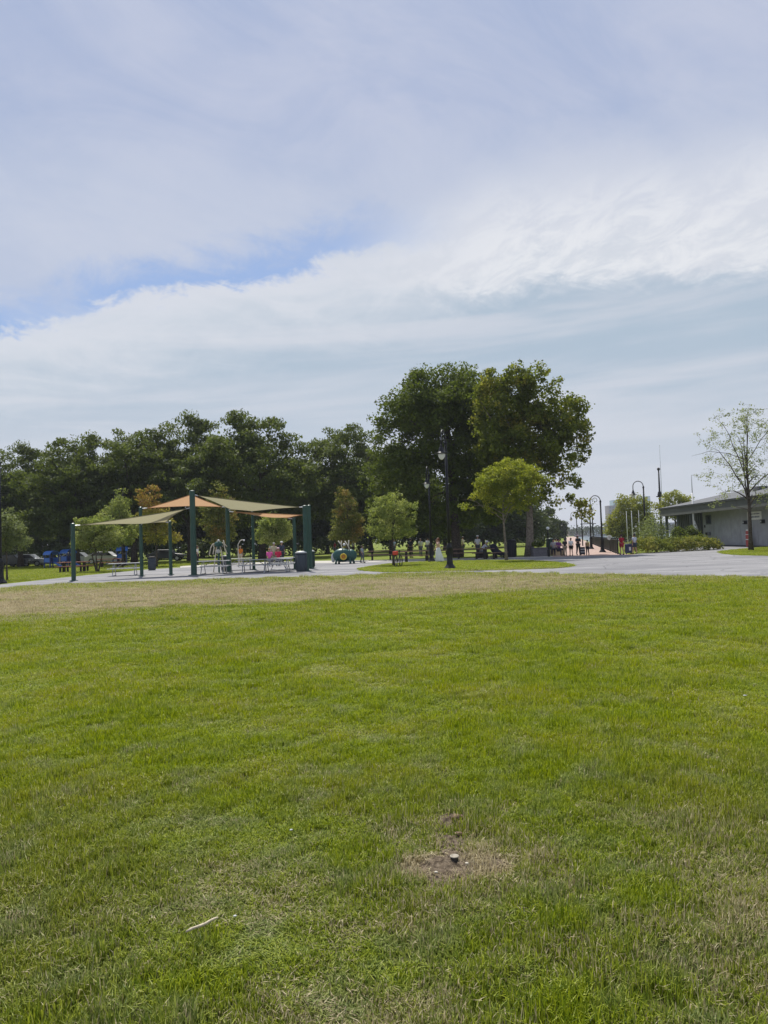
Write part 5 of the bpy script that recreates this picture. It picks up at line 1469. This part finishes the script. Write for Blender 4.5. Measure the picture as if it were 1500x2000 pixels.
MB().tube([(-.8, -.25, 1.05), (-.45, -.25, .7), (.35, -.25, .15)], .02, 6).tube([(-.8, .25, 1.05), (-.45, .25, .7), (.35, .25, .15)], .02, 6).tube([(-.8, -.25, 1.05), (-.8, .25, 1.05)], .02, 6).build('frame', BLACK, o)
def wheel(x, y, r, parent, name='wheel', spk=8):
    m_ = MB(); ring = [(x + r * math.cos(2 * math.pi * k / 20), y, r + r * math.sin(2 * math.pi * k / 20)) for k in range(21)]; m_.tube(ring, r * .09, 6)
    for k in range(spk): a = 2 * math.pi * k / spk; m_.tube([(x, y, r), (x + r * math.cos(a), y, r + r * math.sin(a))], .005, 4)
    return m_.build(name, BLACK, parent, smooth=True)
for x in (-.35, .4):
    for y in (-.27, .27): wheel(x, y, .14, o)
MB().lathe([(.01, 0), (.3, .1)], (0, 0, .3), 3)
o = thing('bicycle', 'bicycle with a red bag leaning by the pale young tree trunk', 'bicycle', at(778, 1107.5, .022), R(72))
wheel(-.52, 0, .33, o, spk=12); wheel(.52, 0, .33, o, spk=12)
MB().tube([(-.52, 0, .33), (-.08, 0, .30), (.36, 0, .78), (-.2, 0, .80), (-.08, 0, .30)], .018, 8).tube([(-.52, 0, .33), (-.2, 0, .80), (-.24, 0, .92)], .016, 8).build('frame', mat('bike_frame', (.06, .07, .09), rough=.4), o, smooth=True)
MB().tube([(.52, 0, .33), (.36, 0, .78), (.33, 0, .98)], .018, 8).tube([(.30, -.28, 1.02), (.33, 0, .98), (.30, .28, 1.02)], .014, 8).build('fork', BLACK, o, smooth=True)
MB().ball((-.25, 0, .95), (.14, .07, .035), 10, 6).build('saddle', BLACK, o, smooth=True)
MB().box((-.5, 0, .82), (.34, .26, .22)).build('bag', mat('red_bag', (.62, .06, .03), rough=.7), o, bevel=.03)

# ------------------------------------------------------------------ small things in the lawn
o = thing('sprinkler_head', 'pale round sprinkler cap standing proud of the bare soil', 'sprinkler', (SPR.x, SPR.y, 0.0))
SPM = mat('aged_plastic', (.27, .24, .185), rough=.6, var=.2, scale=60)
MB().lathe([(.019, -.01), (.019, .026), (.017, .030)], (0, 0, .0), 20).build('body', mat('dark_plastic', (.05, .045, .04), rough=.6), o, smooth=False)
MB().lathe([(.0215, .0302), (.0230, .0315), (.0230, .0335), (.0210, .0350), (.0155, .0353), (.015, .0347), (.002, .0347)], (0, 0, 0), 22).build('cap', SPM, o, smooth=True)
def pebble(name, label, px, py, r, seed, m, cat='stone', sq=.6, z=.02):
    p = G(px, py); rd = random.Random(seed)
    bm = bmesh.new(); bmesh.ops.create_icosphere(bm, subdivisions=2, radius=1)
    for v_ in bm.verts:
        q = 1 + rd.uniform(-.28, .28); v_.co = Vector((v_.co.x * r * q * 1.2, v_.co.y * r * q, v_.co.z * r * q * sq))
    me = bpy.data.meshes.new(name); bm.to_mesh(me); bm.free(); me.shade_smooth(); me.materials.append(m)
    o = bpy.data.objects.new(name, me); col.objects.link(o); o.location = (p.x, p.y, z + r * sq * .6)
    return tag(o, label, cat)
STONE = mat('pale_stone', (.50, .46, .38), rough=.8, var=.15, scale=80); CLOD = mat('clod', (.19, .125, .085), rough=.95, var=.3, scale=50, bump=.5, bscale=200)
pebble('pebble', 'white pebble just right of the sprinkler cap', 912, 1696, .0085, 1, STONE)
pebble('pebble', 'white pebble left of the sprinkler cap at the edge of bare soil', 852, 1713, .0075, 2, STONE)
pebble('soil_clod', 'crumbly brown clod at the far end of the bare soil trench', 894, 1604, .024, 3, CLOD, 'soil clod', .7, .012)
pebble('soil_clod', 'smaller brown clod just below the one ending the soil trench', 900, 1614, .018, 4, CLOD, 'soil clod', .7, .012)
pebble('soil_clod', 'flat brown clod halfway along the bare soil trench', 896, 1635, .016, 5, CLOD, 'soil clod', .6, .012)
pebble('litter_scrap', 'tiny white scrap on the sunny middle lawn far from the soil patch', 1455, 1366, .014, 6, PALE, 'litter', .3, .035)
pebble('litter_scrap', 'tiny white scrap in the grass between the stick and the soil trench', 569, 1636, .008, 7, PALE, 'litter', .5, .04)
pebble('bottle_cap', 'small white scrap beside the upper end of the pale stick', 459, 1809, .006, 8, PALE, 'litter', .6, .04)
a, b = G(364, 1843), G(426, 1815)
c = (a + b) / 2
me = MB(); d = b - a
pts = [a + d * t - c + Vector((0, 0, .047 + .002 * math.sin(t * 9))) for t in (0, .15, .3, .45, .6, .75, .9, 1)]
st_ = me.tube(pts, [.0045, .0062, .0056, .0066, .0058, .0064, .006, .0045], 8).build('stick', mat('peeled_wood', (.50, .43, .31), rough=.7, var=.25, scale=90), None, smooth=True, loc=c)
tag(st_, 'short pale peeled stick lying in the near grass', 'stick')

# ------------------------------------------------------------------ summer haze
hb = MB().box((0, 1440, 43), (6100, 3120, 92)).build('haze', None)
hm = bpy.data.materials.new('haze'); hm.use_nodes = True
t = NT(hm.node_tree); t.n.remove(t.n['Principled BSDF'])
vl = t.new('ShaderNodeVolumePrincipled'); vl.inputs['Color'].default_value = (.86, .91, 1.0, 1); vl.inputs['Density'].default_value = 0.00026; vl.inputs['Anisotropy'].default_value = 0.0
t.l.new(vl.outputs[0], t.n['Material Output'].inputs['Volume'])
hb.data.materials.append(hm); tag(hb, 'thin pale summer haze over lawn and harbour', 'haze', kind='stuff')
